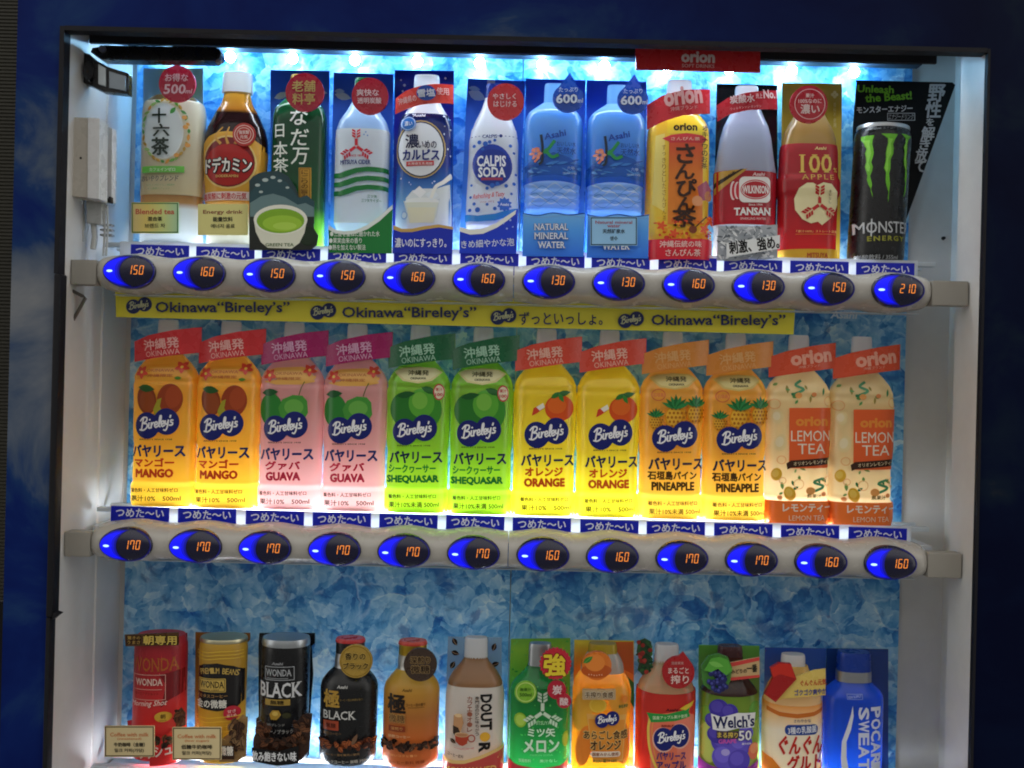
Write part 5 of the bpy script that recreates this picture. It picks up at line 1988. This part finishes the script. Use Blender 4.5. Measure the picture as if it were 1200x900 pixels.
# 3 black coffee can
d = Drink("black_coffee_can", 331, 815, 897, "black coffee can with framed white lettering standing in a bean printed holder", "can", G3, e=.7, n=2.1)
card_img(d, [(304, 742), (369, 742), (369, 754), (365, 757), (367, 790), (363, 840), (364, 842), (362, 885), (355, 891), (300, 888), (300, 842), (303, 840), (303, 756)], .022, "17181a")
a = d.art()
a.text("Asahi", 327, 775.5, 13, 3, "9a9ca0", .03, shear=.2)
a.frame(311.5, 779, 346.5, 795, .8, "a8acb0").text("WONDA", 328, 786, 30, 7.5, "b4b8bc", .012, serif=True).rect(314, 792, 340, 792.6, "a8acb0")
a.text("BLACK", 329.5, 806, 48, 16.5, "d8dadc", .02, serif=True)
a.rect(312.5, 816.5, 342, 823.5, "a88a3e").text("無糖", 327, 820, 16, 5, "2a2010", .02)
a.poly([(318, 834), (322, 829), (329, 829), (332, 834), (327, 840), (320, 840)], "b8923a").ell(325, 833, 3.5, 2.6, "d8b85a").ell(338, 835, 5, 3.4, "3a3a20")
a.text("香味ブレンド", 324, 846, 24, 3.2, "a8a8a4", .012).text("コーヒーノブラック", 325, 853.5, 41, 5, "c2c2be", .02)
d.shell("can_body", 752, 893, mat("17181b", "plastic"), a, profile=[(893, 26), (890, 28), (764, 28.5), (756, 27.5), (752, 26)], closed_bottom=True)
d.shell("can_rim", 749.5, 758, mat("c9d0d6", "metal"), profile=[(759, 27), (756, 28), (751, 27.4), (749.5, 26.5)], grow=.0004)
b_ = d.art()
bean_heap(b_, 301, 318, 848, 868, 22, 7, ("4a2c1c", "6a4028", "2e1c12"), 4.4)
bean_heap(b_, 346, 362, 838, 868, 26, 8, ("5a3a26", "7a5036", "33201a"), 4.4)
bean_heap(b_, 310, 352, 862, 872, 18, 9, ("4a2c1c", "6a4028", "2e1c12"), 4.4)
b_.poly([(297, 873), (330, 876), (352, 870), (352, 891), (328, 893), (298, 889)], "121214").text("飲み飽きない味", 323.5, 882.5, 52, 11, "eceef0", .03)
d.plate("bean_holder", [(296, 890), (296, 866), (300, 858), (301, 847), (306, 845), (310, 860), (322, 868), (338, 866), (347, 856), (352, 840), (360, 836), (365, 838), (362, 880), (354, 890), (340, 895), (312, 895)], -.029, .003, "3a241a", b_, bulge=.004)
# 4 black aluminium coffee bottle
d = Drink("black_coffee_bottle", 407, 820, 895, "black aluminium coffee bottle with gold disc and gold brush character", "bottle", G3, e=.66, n=2.1)
a = d.art()
a.text("Asahi", 403, 802, 12, 3.2, "c8c8c4", .03, shear=.2)
a.text("極", 390, 816, 19, 20, "b8923e", .03).text("コーヒー豆の芳醇な香り", 413, 816.5, 26, 2.6, "8a7446", .012).text("BLACK", 399, 834.5, 38, 9.5, "d2d2ce", .012, serif=True)
a.rect(380, 841, 399, 852, "a8482e").text("無糖", 389.5, 846.5, 12, 5.5, "5a2418", .02).text("焙煎コーヒー", 391, 855.5, 22, 3.4, "8a6a4a", .012)
bean_heap(a, 375, 439, 863, 872, 46, 10, ("6a3420", "8c4a28", "3a1e14", "a85a30"), 3.8)
a.leaf(418, 860, 7, 2.4, -65, "7a5a44")
a.text("コーヒー豆を贅沢に使用", 404, 877, 38, 2.4, "9c7a52", .012).text("ブラックコーヒー 無糖 390ml", 406, 885, 54, 4, "c2beb4", .012)
d.shell("bottle_body", 769, 895, mat("18191b", "plastic"), a, profile=[(896, 28), (892, 32), (886, 33.8), (806, 33.8), (800, 32), (793, 27), (786, 19.5), (783, 17), (768, 16.5)], closed_bottom=True)
d.shell("neck_ring", 768, 785, mat("b9bdc0", "metal"), profile=[(786, 18.6), (782, 17.2), (776, 18), (772, 17), (768, 17)], grow=.0003)
metal_cap(d, 409, 751, 769, 17, "1c1c1e", "c83a3c", "plastic")
b_ = d.art()
b_.ring(417, 775, 18, 18, .7, "8a6a20").text("香りの", 416.5, 769, 24, 8, "3a2a12", .025, outline=("d8b860", .5)).text("ブラック", 417, 780, 29, 7.5, "3a2a12", .03, outline=("d8b860", .5))
badge(d, 417, 775, 19.5, "b1903e", b_)
# 5 gold aluminium coffee bottle
d = Drink("gold_coffee_bottle", 481, 822, 898, "golden aluminium coffee bottle with dark brown disc and black brush character", "bottle", G3, e=.66, n=2.1)
a = d.art()
a.text("Asahi", 478, 806, 11, 3.2, "7a5a1c", .03, shear=.2)
a.text("極", 465.5, 822, 21, 22, "241c18", .03).text("コーヒー豆の香り", 488, 822.5, 22, 3.4, "5a3c1c", .012).rect(479, 825.5, 498, 826, "6a4a20").text("微糖", 466, 838.5, 19, 9.5, "6a4a2c", .012, outline=("d8a860", .5))
a.rect(456.5, 847, 476, 853.5, "8a3a1e").text("深煎り", 466, 850.2, 14, 4, "d89a5a", .012).text("焙煎コーヒー", 469, 859, 26, 3.4, "e8c89a", .012)
bean_heap(a, 449, 513, 864, 873, 50, 12, ("4a3024", "2e1e18", "6a4a34"), 3.8)
a.text("深いコクと香り", 475, 878, 30, 2.6, "f0b070", .012).text("コーヒー飲料 微糖", 478, 885.5, 40, 3.6, "8a3a1c", .012)
d.shell("bottle_body", 769, 898, grad("gold_bottle", [(0, "c8642a"), (.035, "cc6a2c"), (.06, "b06c2e"), (.09, "c49034"), (.11, "d6ae3c"), (.13, "d8b648")], "print"), a, profile=[(899, 28), (895, 31.5), (889, 33), (810, 33), (803, 31), (796, 26), (789, 19.5), (785, 16.5), (768, 16)], closed_bottom=True)
d.shell("neck_ring", 770, 788, mat("d8d8d4", "metal"), profile=[(789, 18.2), (784, 16.8), (778, 17.5), (774, 16.8), (770, 16.8)], grow=.0003)
metal_cap(d, 480, 754, 771, 16.5, "c8a63a", "cc4a3a")
b_ = d.art()
b_.text("深煎り", 492.5, 773.5, 23, 8, "2a1c14", .02, outline=("a88a5c", .6)).text("微糖", 492.5, 784, 22, 9, "2a1c14", .02, outline=("a88a5c", .6))
badge(d, 492.5, 779, 19.5, "42332a", b_)
# 6 cafe au lait
d = Drink("cafe_au_lait_bottle", 556, 822, 905, "milk coffee bottle with white cap, sideways black letters and a red cup on its label", "bottle", G3, e=.58, n=2.6)
a = d.art()
for x, y, r in ((533, 752, 60), (533.5, 765, 20), (530.5, 779, -60), (579, 758, -70), (580.5, 778, -20)):
    cup_bean(a, x, y, 5, r)
d.plate("clear_bean_card", [(525, 746), (588, 747), (588, 800), (523, 799)], .022, .0012, mat("9ab4cc", "clear"), a)
d.shell("bottle_body", 770, 905, mat("9c7450", "glow"), profile=[(905, 34), (815, 34), (806, 32.5), (800, 32), (790, 26), (782, 19), (776, 14.5), (770, 13)])
a = d.art()


def sideways(a, s, x, y0, y1, w, c, bold):
    st = (y1 - y0) / len(s)
    for i, ch in enumerate(s):
        if ch != " ":
            a.text(ch, x, y0 + st * (i + .5), st * .84, w, c, bold, rot=-90)


sideways(a, "DOUT", 570, 811, 853, 12, "1d1a1a", .045)
a.ell(568.5, 860.5, 6, 5.5, "eab23a")
sideways(a, "R", 568, 867, 878, 12, "1d1a1a", .045)
a.vtext("専門店のひと味ちがう", 559.5, 813, 858, 4.4, "3a3230", .012).vtext("カフェ・オ・レ", 551, 812, 853, 5.6, "9a5a44", .02)
a.poly([(533, 834), (542, 832), (544, 842), (541, 852), (537, 858), (532, 851)], "c8966a").poly([(532, 846), (538, 848), (541, 856), (536, 860), (532, 855)], "3a2a20").ell(538, 834, 4, 2.2, "e8c898")
a.ring(553, 860, 4.5, 4.5, 1.3, "a8402c").poly([(534, 856), (550, 856), (548, 866), (543, 869), (539, 868), (535, 864)], "b4432c").ell(542, 856, 8, 2.8, "d8b48c").ell(542, 856.2, 6.6, 2, "b8835a")
cup_bean(a, 532, 864, 4, 40)
for k in range(3):
    a.stroke([(533 + k * 4, 871 + k), (545, 873 - k), (556, 870 + k)], .5, "d8a09a")
a.text("コーヒー飲料", 535, 880, 18, 4, "4a3c34", .012, rot=-8)
a.poly([(518, 884), (530, 886), (545, 885), (562, 880), (578, 874), (594, 870), (594, 910), (518, 910)], "e6c27c").poly([(518, 888), (530, 890), (545, 889), (562, 884), (578, 878), (594, 874), (594, 910), (518, 910)], "c24a44")
a.text("YOU VALUED", 552, 897, 58, 8, "e2b05a", .02, rot=2)
d.shell("label", 804, 904, mat("efeee8", "glow"), a, grow=.0006)
cap(d, 557, 750, 776, 14, "eceef0", rib=.025)
# 7 melon soda
d = Drink("melon_soda_bottle", 632, 822, 905, "green melon soda bottle with red toothed disc and white arrow emblem", "bottle", G3, e=.54, n=2.6)
rr = random.Random(15)
a = d.art()
for _ in range(24):
    x, y = rr.uniform(600, 667), rr.uniform(751, 800)
    a.ell(x, y, rr.uniform(.6, 2.2), rr.uniform(.6, 2.2), rr.choice(["4fb04a", "7cc85a", "2f9a44"]), n=10)
card_img(d, [(598.5, 749), (668.5, 748), (667.5, 908), (594, 908), (595, 845)], .022, grad("melon_card", [(0, "1d7a34"), (.08, "4fae3a"), (.13, "8cc83a"), (.16, "1f7a34")], "print"), a)
a = d.art()
for _ in range(40):
    x, y = rr.uniform(601, 664), rr.uniform(800, 888)
    a.ell(x, y, rr.uniform(.5, 1.4), rr.uniform(.5, 1.4), "5cc05a", n=8)
for x, y, rx, ry in ((610, 841, 7, 8.5), (662, 865, 4, 9)):
    a.ell(x, y, rx, ry, "9cc83c").ell(x, y, rx * .75, ry * .75, "b8dc5a")
three_arrows(a, 635.5, 831, 22, "d8ead4")
a.text("MITSUYA", 635, 843, 19, 4, "b4d8b0", .02)
a.text("ミツ矢", 634, 854, 31, 10, "e6f0e2", .03).text("メロン", 634, 869.5, 40, 14.5, "e6f0e2", .045)
a.text("MELON SODA", 634, 880, 26, 2, "9cd09a").text("炭酸飲料", 615, 886.5, 14, 4, "cfe4c8", .012).text("果汁なし", 642, 886.5, 20, 3.6, "cfe4c8", .012)
a.poly([(592, 886), (606, 892), (630, 895), (655, 893), (672, 887), (672, 910), (592, 910)], "d23a48")
d.shell("bottle_body", 783, 905, grad("melon_drink", [(0, "1f8a3c"), (.09, "1b7a38"), (.12, "156a30")]), a, profile=[(905, 34), (815, 34.5), (806, 33), (798, 27), (790, 19), (784, 14.5), (780, 14)])
b_ = d.art()
b_.ring(616, 811, 11.5, 11.5, 1, "d2ec8a").text("無果汁", 616, 808, 13, 4, "3a6a1c", .012).text("500ml", 616, 814, 14, 4, "3a6a1c", .02)
d.plate("lime_disc", circ(616, 811, 13), -.0265, .0016, "86bf38", b_)
cap(d, 631, 757, 786, 14, "c4c9cc", "metal", rib=.012)
b_ = d.art()
b_.text("強", 650, 779, 25, 25, "f0d63a", .035, outline=("8a1420", 1))
pts = [(651 + (17.5 + 1.6 * (k % 2)) * math.cos(2 * PI * k / 48), 778 + (17.5 + 1.6 * (k % 2)) * math.sin(2 * PI * k / 48)) for k in range(48)]
d.plate("toothed_disc", pts, -.034, .0035, "cc2a3c", b_)
b_ = d.art()
b_.text("炭", 653, 808.5, 11, 11, "f2d8d8", .025)
d.plate("small_disc", circ(652.5, 808.5, 11), -.0315, .002, "b8243a", b_)
b_ = d.art()
b_.text("酸", 661, 822, 10, 9, "f2d8d8", .02)
d.plate("small_disc", circ(661, 821.5, 8.5), -.0335, .002, "b8243a", b_)
# 8 squeezed orange bottle
d = Drink("orange_dessert_bottle", 706, 822, 905, "yellow and orange pulpy drink bottle topped by a printed orange and a beige plate", "bottle", G3, e=.54, n=2.6)
a = d.art()
a.poly([(728, 786), (743, 800), (743, 830), (735, 815)], "3a7a34").poly([(714, 752), (742, 752), (742, 790), (730, 784)], "c8642a")
card_img(d, [(673, 750), (743, 751), (742, 908), (670, 908)], .022, grad("orange_card", [(0, "3a8a3c"), (.02, "e8a81c"), (.08, "f0a028"), (.12, "e0842a"), (.15, "d8c03a"), (.16, "c8c23a")], "print", noise=.02), a)
a = d.art()
a.ell(683, 830, 11, 26, "f2b23a", 12).ell(726, 820, 13, 18, "f4a83a", -20).ell(727, 866, 12, 28, "ef8a2a", -8).ell(684, 872, 9, 24, "f0882c", 10).ell(700, 824, 10, 9, "f6cc4a").ell(700, 824, 8, 7, "eec03a")
a.poly([(687, 834), (734, 836), (729, 890), (694, 890)], "f0b45a").poly([(689, 840), (732, 842), (728, 888), (695, 888)], "ee9c3a")
a.text("あらごし食感", 709, 858.5, 51, 10, "4a2a18", .02, outline=("f4c878", .7)).text("オレンジ", 709, 870, 35, 10.5, "4a2a18", .035, outline=("f4c878", .7))
a.poly(rrect(691, 877, 726, 883.5, 3), "f2e0c8").text("国産みかん使用", 708.5, 880.3, 30, 4, "9a4a2a", .012).text("Asahi 果汁10%", 708, 888, 28, 4.4, "3a5a2a", .02)
a.ell(731, 817, 4, 4, "ee8a2a").text("純粋", 729.5, 825, 11, 4, "2f6a34", .02)
script_logo(a, 710.5, 839.5, 28, 18)
d.shell("bottle_body", 783, 905, grad("pulpy_drink", [(0, "e8a01c"), (.08, "f2aa28"), (.12, "eea43a")]), a, profile=[(905, 34), (812, 34.5), (800, 32), (792, 27), (786, 22), (783, 18)])
d.shell("neck", 768, 790, mat("b4bcbc", "glow"), profile=[(791, 25), (786, 25), (780, 24), (772, 20), (768, 17)], grow=.0006)
cap(d, 708, 757, 772, 17.5, "c8b03a", "glow", rib=.0)
a2 = d.art().ell(699, 786, 18, 8, "c65a20", 0).ell(697, 776, 12, 10, "ee8c3a")
a2.leaf(689, 773, 7, 3, -38, "3f8a34").stroke([(685, 777), (692, 770)], .6, "7cb85a")
for k in range(6):
    a2.ell(690 + 3 * k, 790 + (.6 if k in (2, 3) else 0), .7, .7, "f4c8a0", n=8)
d.plate("orange_fruit", circ(699.5, 780, 17.5, 40, 16.5), -.034, .006, "e37a26", a2, bulge=.004)
b_ = d.art().text("手搾り食感", 702, 814, 33, 7, "6a4a24", .02, outline=("e8dcc0", .5))
d.plate("beige_plate", rrect(682.5, 808, 721.5, 820, 1.2), -.0325, .003, "c0a47c", b_)
# 9 pressed apple
d = Drink("apple_press_bottle", 782, 822, 905, "red labelled apple bottle with beige shoulder and dark red pointed disc", "bottle", G3, e=.56, n=2.6)
a = d.art()
rr = random.Random(33)
for _ in range(34):
    x = rr.uniform(747, 764)
    a.leaf(x, rr.uniform(750, 790), rr.uniform(2, 3.6), 1.6, rr.uniform(0, 180), rr.choice(["2f5a34", "3f6a3a", "1f4428"]))
for _ in range(12):
    a.ell(rr.uniform(748, 762), rr.uniform(751, 788), 2.6, 2.6, rr.choice(["8a2a24", "a83a30"]), n=10)
d.plate("fruit_sprig", [(748, 751), (756, 748), (763, 752), (765, 764), (761, 776), (763, 788), (753, 791), (747, 785), (750, 774), (746, 764)], -.005, .0016, "2c4a30", a)
d.shell("bottle_body", 770, 905, grad("apple_juice_pale", [(0, "d8b878"), (.09, "cdb98c"), (.13, "c4b690")]), profile=[(905, 34), (820, 34.5), (812, 34), (803, 31), (795, 26), (787, 19), (781, 14.5), (770, 13.5)])
a = d.art()
a.poly([(758, 836), (800, 830), (814, 838), (815, 910), (762, 910)], "ee7a5c").poly([(788, 838), (812, 836), (815, 850), (815, 910), (795, 910)], "f0866e")
a.stroke([(762, 836), (759, 850), (760, 872), (765, 890), (772, 905)], 2.6, "f2cf5c").stroke([(766, 838), (763, 852), (765, 874), (770, 892), (778, 905)], 1, "f2a050")
a.poly([(757, 833), (780, 834), (798, 830), (810, 822), (806, 832), (808, 838), (790, 842), (762, 844)], "2f9a44").text("国産アップル果汁使用", 784, 837.5, 40, 4, "d8f0c0", .012, rot=3)
a.poly([(795, 828), (802, 824), (808, 822), (813, 820), (810, 826), (802, 830)], "e8c83a")
a.text("Asahi", 786, 829, 14, 3, "5a1420", .03, shear=.2).text("BIRELEY'S", 784, 847.5, 20, 2.4, "8a2a2a", .03)
script_logo(a, 785.5, 861, 41, 29, edge="f3b8a4")
a.text("バヤリース", 785, 882, 34, 9, "2c2c78", .035).text("アップル", 785, 893, 34, 10.5, "2c2c78", .035)
d.shell("label", 812, 904, grad("apple_press_label", [(0, "d4342a"), (.09, "d23a30"), (.1, "b82a2a")]), a, grow=.0006, wavy=lambda x, t: .003 * (x / .034) ** 2 * t)
cap(d, 781, 758, 784, 14.5, "eceef0", rib=.02)
b_ = d.art()
b_.text("国産果実", 794, 777, 14, 3.6, "d89a94", .012).text("まるごと", 795, 785.5, 24, 7, "f0d0c8", .02).text("搾り", 796.5, 796, 21, 10, "f0d0c8", .02)
pts = circ(795, 788, 19)
pts = [p for p in pts if not (p[1] < 774 and 792 < p[0] < 812)]
pts = [(795 + 19 * math.cos(t), 788 + 19 * math.sin(t)) for t in (math.radians(-30 + 300 * k / 36) for k in range(37))] + [(801, 764)]
d.plate("pointed_disc", pts, -.033, .0035, "ad2428", b_)
# 10 grape
d = Drink("grape_juice_bottle", 857, 822, 905, "purple grape drink bottle with white wavy name plaque and a grape cluster on its neck", "bottle", G3, e=.56, n=2.6)
card_img(d, [(819, 756), (890, 757), (890, 908), (818, 908)], .022, grad("grape_card", [(0, "8aa83a"), (.08, "7aa04a"), (.13, "5a9a3c"), (.16, "6cb04a")], "print"))
d.shell("bottle_body", 772, 905, grad("grape_drink", [(0, "5a3a5a"), (.09, "4a2c2c"), (.13, "5a3630")]), profile=[(905, 34), (822, 34), (813, 33.5), (806, 29), (800, 24), (793, 19), (786, 16.5), (772, 15)])
a = d.art()
for x, y, rx, ry, c in ((830, 868, 10, 24, "c8d86a"), (884, 832, 8, 12, "6aa83a"), (876, 892, 12, 12, "b4cc5a"), (828, 836, 8, 10, "7ab03c")):
    a.ell(x, y, rx, ry, c)
for x, y, r in ((841, 828, 11), (853, 832, 10), (835, 842, 9), (846, 866, 14), (866, 868, 14), (848, 884, 15), (864, 888, 13), (838, 858, 10), (872, 856, 9)):
    a.ell(x, y, r, r, ("5a4ac0", "4a3cac", "6a5ad0")[int(x) % 3]).ell(x - r * .2, y - r * .2, r * .62, r * .62, ("6c5cd2", "5a4cbc", "7a6ae0")[int(x) % 3])
a.ell(848, 878, 5, 4, "b4a8ee").ell(882, 878, 7, 10, "e87a5a").ell(882, 875, 5, 6, "f09a6a")
a.poly([(832, 834), (844, 837), (862, 832), (884, 833), (882, 850), (862, 850), (846, 854), (834, 852)], "f2f2f2").text("Welch's", 858.5, 842.5, 47, 13, "22285c", .03, serif=True, rot=2)
a.rect(838, 853, 863, 862, "4a3a4a").text("まる搾り", 850.5, 857.5, 23, 6.5, "e8cc5a", .02).text("50", 870.5, 858, 15, 11, "f2f0f4", .02, outline=("3a2a5a", .6)).text("GRAPE", 850, 864.5, 20, 4.5, "d85ab8", .03, rot=3).text("果汁50%", 872, 867.5, 11, 2.4, "f0eaf8", .02)
a.poly([(815, 886), (830, 893), (850, 898), (872, 896), (894, 886), (894, 910), (815, 910)], "8f3a9a")
d.shell("label", 815, 904, grad("grape_label", [(0, "8cb83a"), (.05, "a8c84a"), (.09, "8ab43c")]), a, grow=.0006, wavy=lambda x, t: .003 * (x / .034) ** 2 * t)
cap(d, 858, 760, 774, 15, "4a2c30", "plastic", rib=.02)
a = d.art()
for k in range(40):
    t = rr.uniform(0, 2 * PI)
    q = rr.uniform(0, 1) ** .5
    x, y = 841 + 11 * q * math.cos(t), 796 + 14 * q * math.sin(t)
    a.ell(x, y, 3.2, 3.2, "2a2c6a", n=12).ell(x - .8, y - .8, 1.7, 1.7, "4a50a0", n=8)
a.poly([(824, 784), (832, 770), (842, 768), (852, 772), (857, 784), (850, 790), (840, 782), (832, 786)], "5cac40").leaf(838, 777, 9, 3, 15, "7cc458")
d.plate("grape_cutout", [(822, 792), (822, 780), (830, 769), (842, 766), (853, 770), (858, 782), (856, 798), (850, 808), (840, 812), (830, 807), (824, 802)], -.033, .003, "4e8c3e", a)
b_ = d.art()
b_.poly([(854, 777), (890, 770), (890, 774), (854, 782)], "d84a44").text("みどりの", 866, 786.5, 18, 5, "4a3a2a", .02, rot=3).text("一番", 881, 783, 12, 9, "2a2a22", .03, rot=3).poly([(854, 794), (890, 790.5), (890, 793.5), (854, 797.5)], "d84a44")
d.plate("slogan_tag", [(853, 777), (890, 770), (890.5, 793.5), (854, 798)], -.030, .002, "cfae7c", b_)
# 11 yoghurt drink
d = Drink("yoghurt_drink_bottle", 932, 824, 905, "white and orange yoghurt drink bottle with an angular red cutout leaning on its neck", "bottle", G3, e=.56, n=2.6)
card_img(d, [(896.5, 759), (968, 760), (967, 908), (894, 908)], .022, grad("yoghurt_card", [(0, "dfe3ea"), (.06, "c8d4e6"), (.1, "2a5ab0"), (.16, "123a94")], "print"))
d.shell("bottle_body", 783, 905, grad("yoghurt_drink", [(0, "efe4c8"), (.085, "ecdcaa"), (.12, "e4cc7c")]), profile=[(905, 34), (826, 34), (818, 33), (808, 29), (798, 24), (790, 20), (783, 17)])
a = d.art()
a.poly([(896, 826), (912, 832), (932, 834), (952, 832), (968, 827), (968, 832), (952, 837), (932, 839), (912, 837), (896, 831)], "d2742a")
a.text("さわやかな", 938, 842, 20, 3.6, "2a3a7a", .012)
a.poly(rrect(917.5, 846.5, 957, 858.5, 5), "2c4a9a").text("3種の乳酸菌", 938, 852.5, 34, 8, "eef2fa", .02, rot=3)
a.text("ぐんぐん", 937, 870, 52, 21, "cc3024", .045, shear=.12, outline=("f6e6d8", .9)).text("グルト", 940, 890, 40, 18, "cc3024", .045, shear=.12, rot=3, outline=("f6e6d8", .9))
a.poly([(895, 882), (904, 886), (912, 896), (918, 910), (895, 910)], "ea8a2a").poly([(968, 878), (962, 890), (956, 902), (954, 910), (968, 910)], "ea9a3a").stroke([(964, 838), (966, 855), (964, 872), (956, 890)], 1.6, "8a4ab0")
d.shell("label", 826, 904, grad("yoghurt_label", [(0, "f2ead8"), (.05, "f2f0ea"), (.065, "f0d8b0"), (.08, "e8a854")]), a, grow=.0006, wavy=lambda x, t: .0025 * (x / .034) ** 2 * t)
cap(d, 932, 770, 786, 14.5, "f0f1f3", rib=.01)
b_ = d.art()
b_.text("ぐんぐん元気", 953, 799.5, 31, 7, "c8382c", .025, rot=2).text("ゴクゴク爽やか", 949.5, 810.5, 38, 7, "2a3a94", .025, rot=2)
d.plate("slogan_card", [(920, 796), (940, 790), (954, 785), (968, 784), (968, 815), (940, 816), (918, 819), (910, 822)], -.030, .002, "e6c868", b_, bulge=.003)
b_ = d.art()
b_.poly([(903, 783), (913, 777), (927, 778), (932, 795), (914, 790), (906, 794)], "cf3226")
d.plate("angular_cutout", [(903, 783), (913, 777), (927, 778), (933.5, 796), (922, 808), (909, 823), (896.5, 814), (906, 795)], -.036, .005, "a81e1e", b_)
# 12 sports drink
d = Drink("sports_drink_bottle", 1004, 826, 908, "blue sports drink bottle with white wave and sideways letters, rightmost on bottom shelf", "bottle", G3, e=.58, n=2.6)
card_img(d, [(969, 760), (1041, 761), (1041, 908), (967, 908)], .022, "1c3c80")
a = d.art()
sideways(a, "POCARI", 1024, 826, 907, 11.5, "dfe4f0", .035)
sideways(a, "SWEAT", 1009, 826, 900, 11.5, "dfe4f0", .035)
a.poly([(996, 824), (997, 836), (994, 852), (989, 866), (989, 884), (992, 903), (984, 903), (983, 886), (984, 866), (990, 848), (994, 834)], "e4e8f0")
a.frame(990, 811, 1008, 817, .6, "8aa0d8").text("ION SUPPLY", 999, 814, 15, 2.6, "a8b8e4", .02, rot=6)
d.shell("bottle_body", 800, 908, grad("sports_bottle", [(0, "1a5cd8"), (.09, "144ab8"), (.11, "1642a4")]), a, profile=[(908, 34), (826, 34.5), (818, 34), (812, 31), (806, 25), (802, 20.5), (799, 19.5)])
d.shell("neck_ring", 789, 803, mat("b9bcc0", "metal"), profile=[(804, 20.5), (798, 20.3), (793, 20.3), (789, 20)])
cap(d, 1005.5, 767, 791, 20, "143a98", "plastic", rib=.015)

for args in ((122.5, 850.5, 181, 887, "Coffee with milk", "(sweetened)", "牛奶咖啡（含糖）", "밀크 커피(가당)", "cream info card with brown border taped over the red coffee can"),
             (202, 852, 259.5, 890.5, "Coffee with milk", "(low sugar)", "低糖牛奶咖啡", "밀크 커피(저당)", "cream info card with brown border taped over the gold coffee can")):
    x0, y0, x1, y1, s1, s2, s3, s4, lab = args
    hh = y1 - y0
    info_card(x0, y0, x1, y1, [(s1, y0 + hh * .28, 45, 4.4, "d07a4a", .012), (s2, y0 + hh * .42, 28, 3, "d07a4a", .012), (s3, y0 + hh * .60, 36, 5, "24221c", .02), (s4, y0 + hh * .79, 34, 5, "24221c", .012)],
              "e2cf9e", "5a4428", lab, y=-.037)

# ================================================================ blue cold stickers on the ticket strips
NAMES1 = ["the blended tea bottle", "the brown energy drink bottle", "the green tea bottle", "the clear cider bottle", "the round labelled lactic drink bottle", "the white soda bottle", "the first water bottle from the left",
          "the second water bottle from the left", "the yellow jasmine tea bottle", "the sparkling water bottle", "the cut apple juice bottle", "the black energy can"]
NAMES2 = ["the leftmost mango bottle", "the mango bottle next to guava", "the guava bottle next to mango", "the guava bottle next to lime green", "the green bottle next to guava", "the green bottle next to orange juice",
          "the orange juice bottle next to green", "the orange juice bottle next to pineapple", "the pineapple bottle next to orange juice", "the pineapple bottle next to lemon tea", "the lemon tea bottle next to pineapple", "the rightmost lemon tea bottle"]
YS = -.0247
proto = None
for row, (x0, y0, x1, y1, names, gname, off) in enumerate(((187, 296.5, 1037, 317, NAMES1, "top", 0), (164.5, 604.5, 1028, 628.5, NAMES2, "middle", 0))):
    for i in range(12):
        px, py = x0 + (x1 - x0) * i / 11, y0 + (y1 - y0) * i / 11
        X, Z = W(px, py, YS)
        lab = "blue cold drink sticker with white hiragana under " + names[i]
        if proto is None:
            a = Art(lambda p, q: (p, -q))
            hw, hh = .0334, .0125
            a.text("つめた～い", 0, -.0052, .0545, .0096, "eef2ff", .022)
            proto = plate("cold_sticker", [(-hw, -hh), (hw, -hh), (hw, hh), (-hw, hh)], 0, .0004, mat("1a26c0", "print"), a)
            o = proto
        else:
            o = proto.copy()
            COL.objects.link(o)
        o.location = (X, YS - .0002, Z - (.0035 if row == 0 else .0022))
        jr = random.Random(i * 7 + row)
        o.location.x += jr.uniform(-.0006, .0006)
        o.location.z += jr.uniform(-.0004, .0004)
        o.rotation_euler.y = math.radians(jr.uniform(-.7, .7))
        tag(o, lab, "sticker", "blue cold stickers along the %s shelf" % gname)
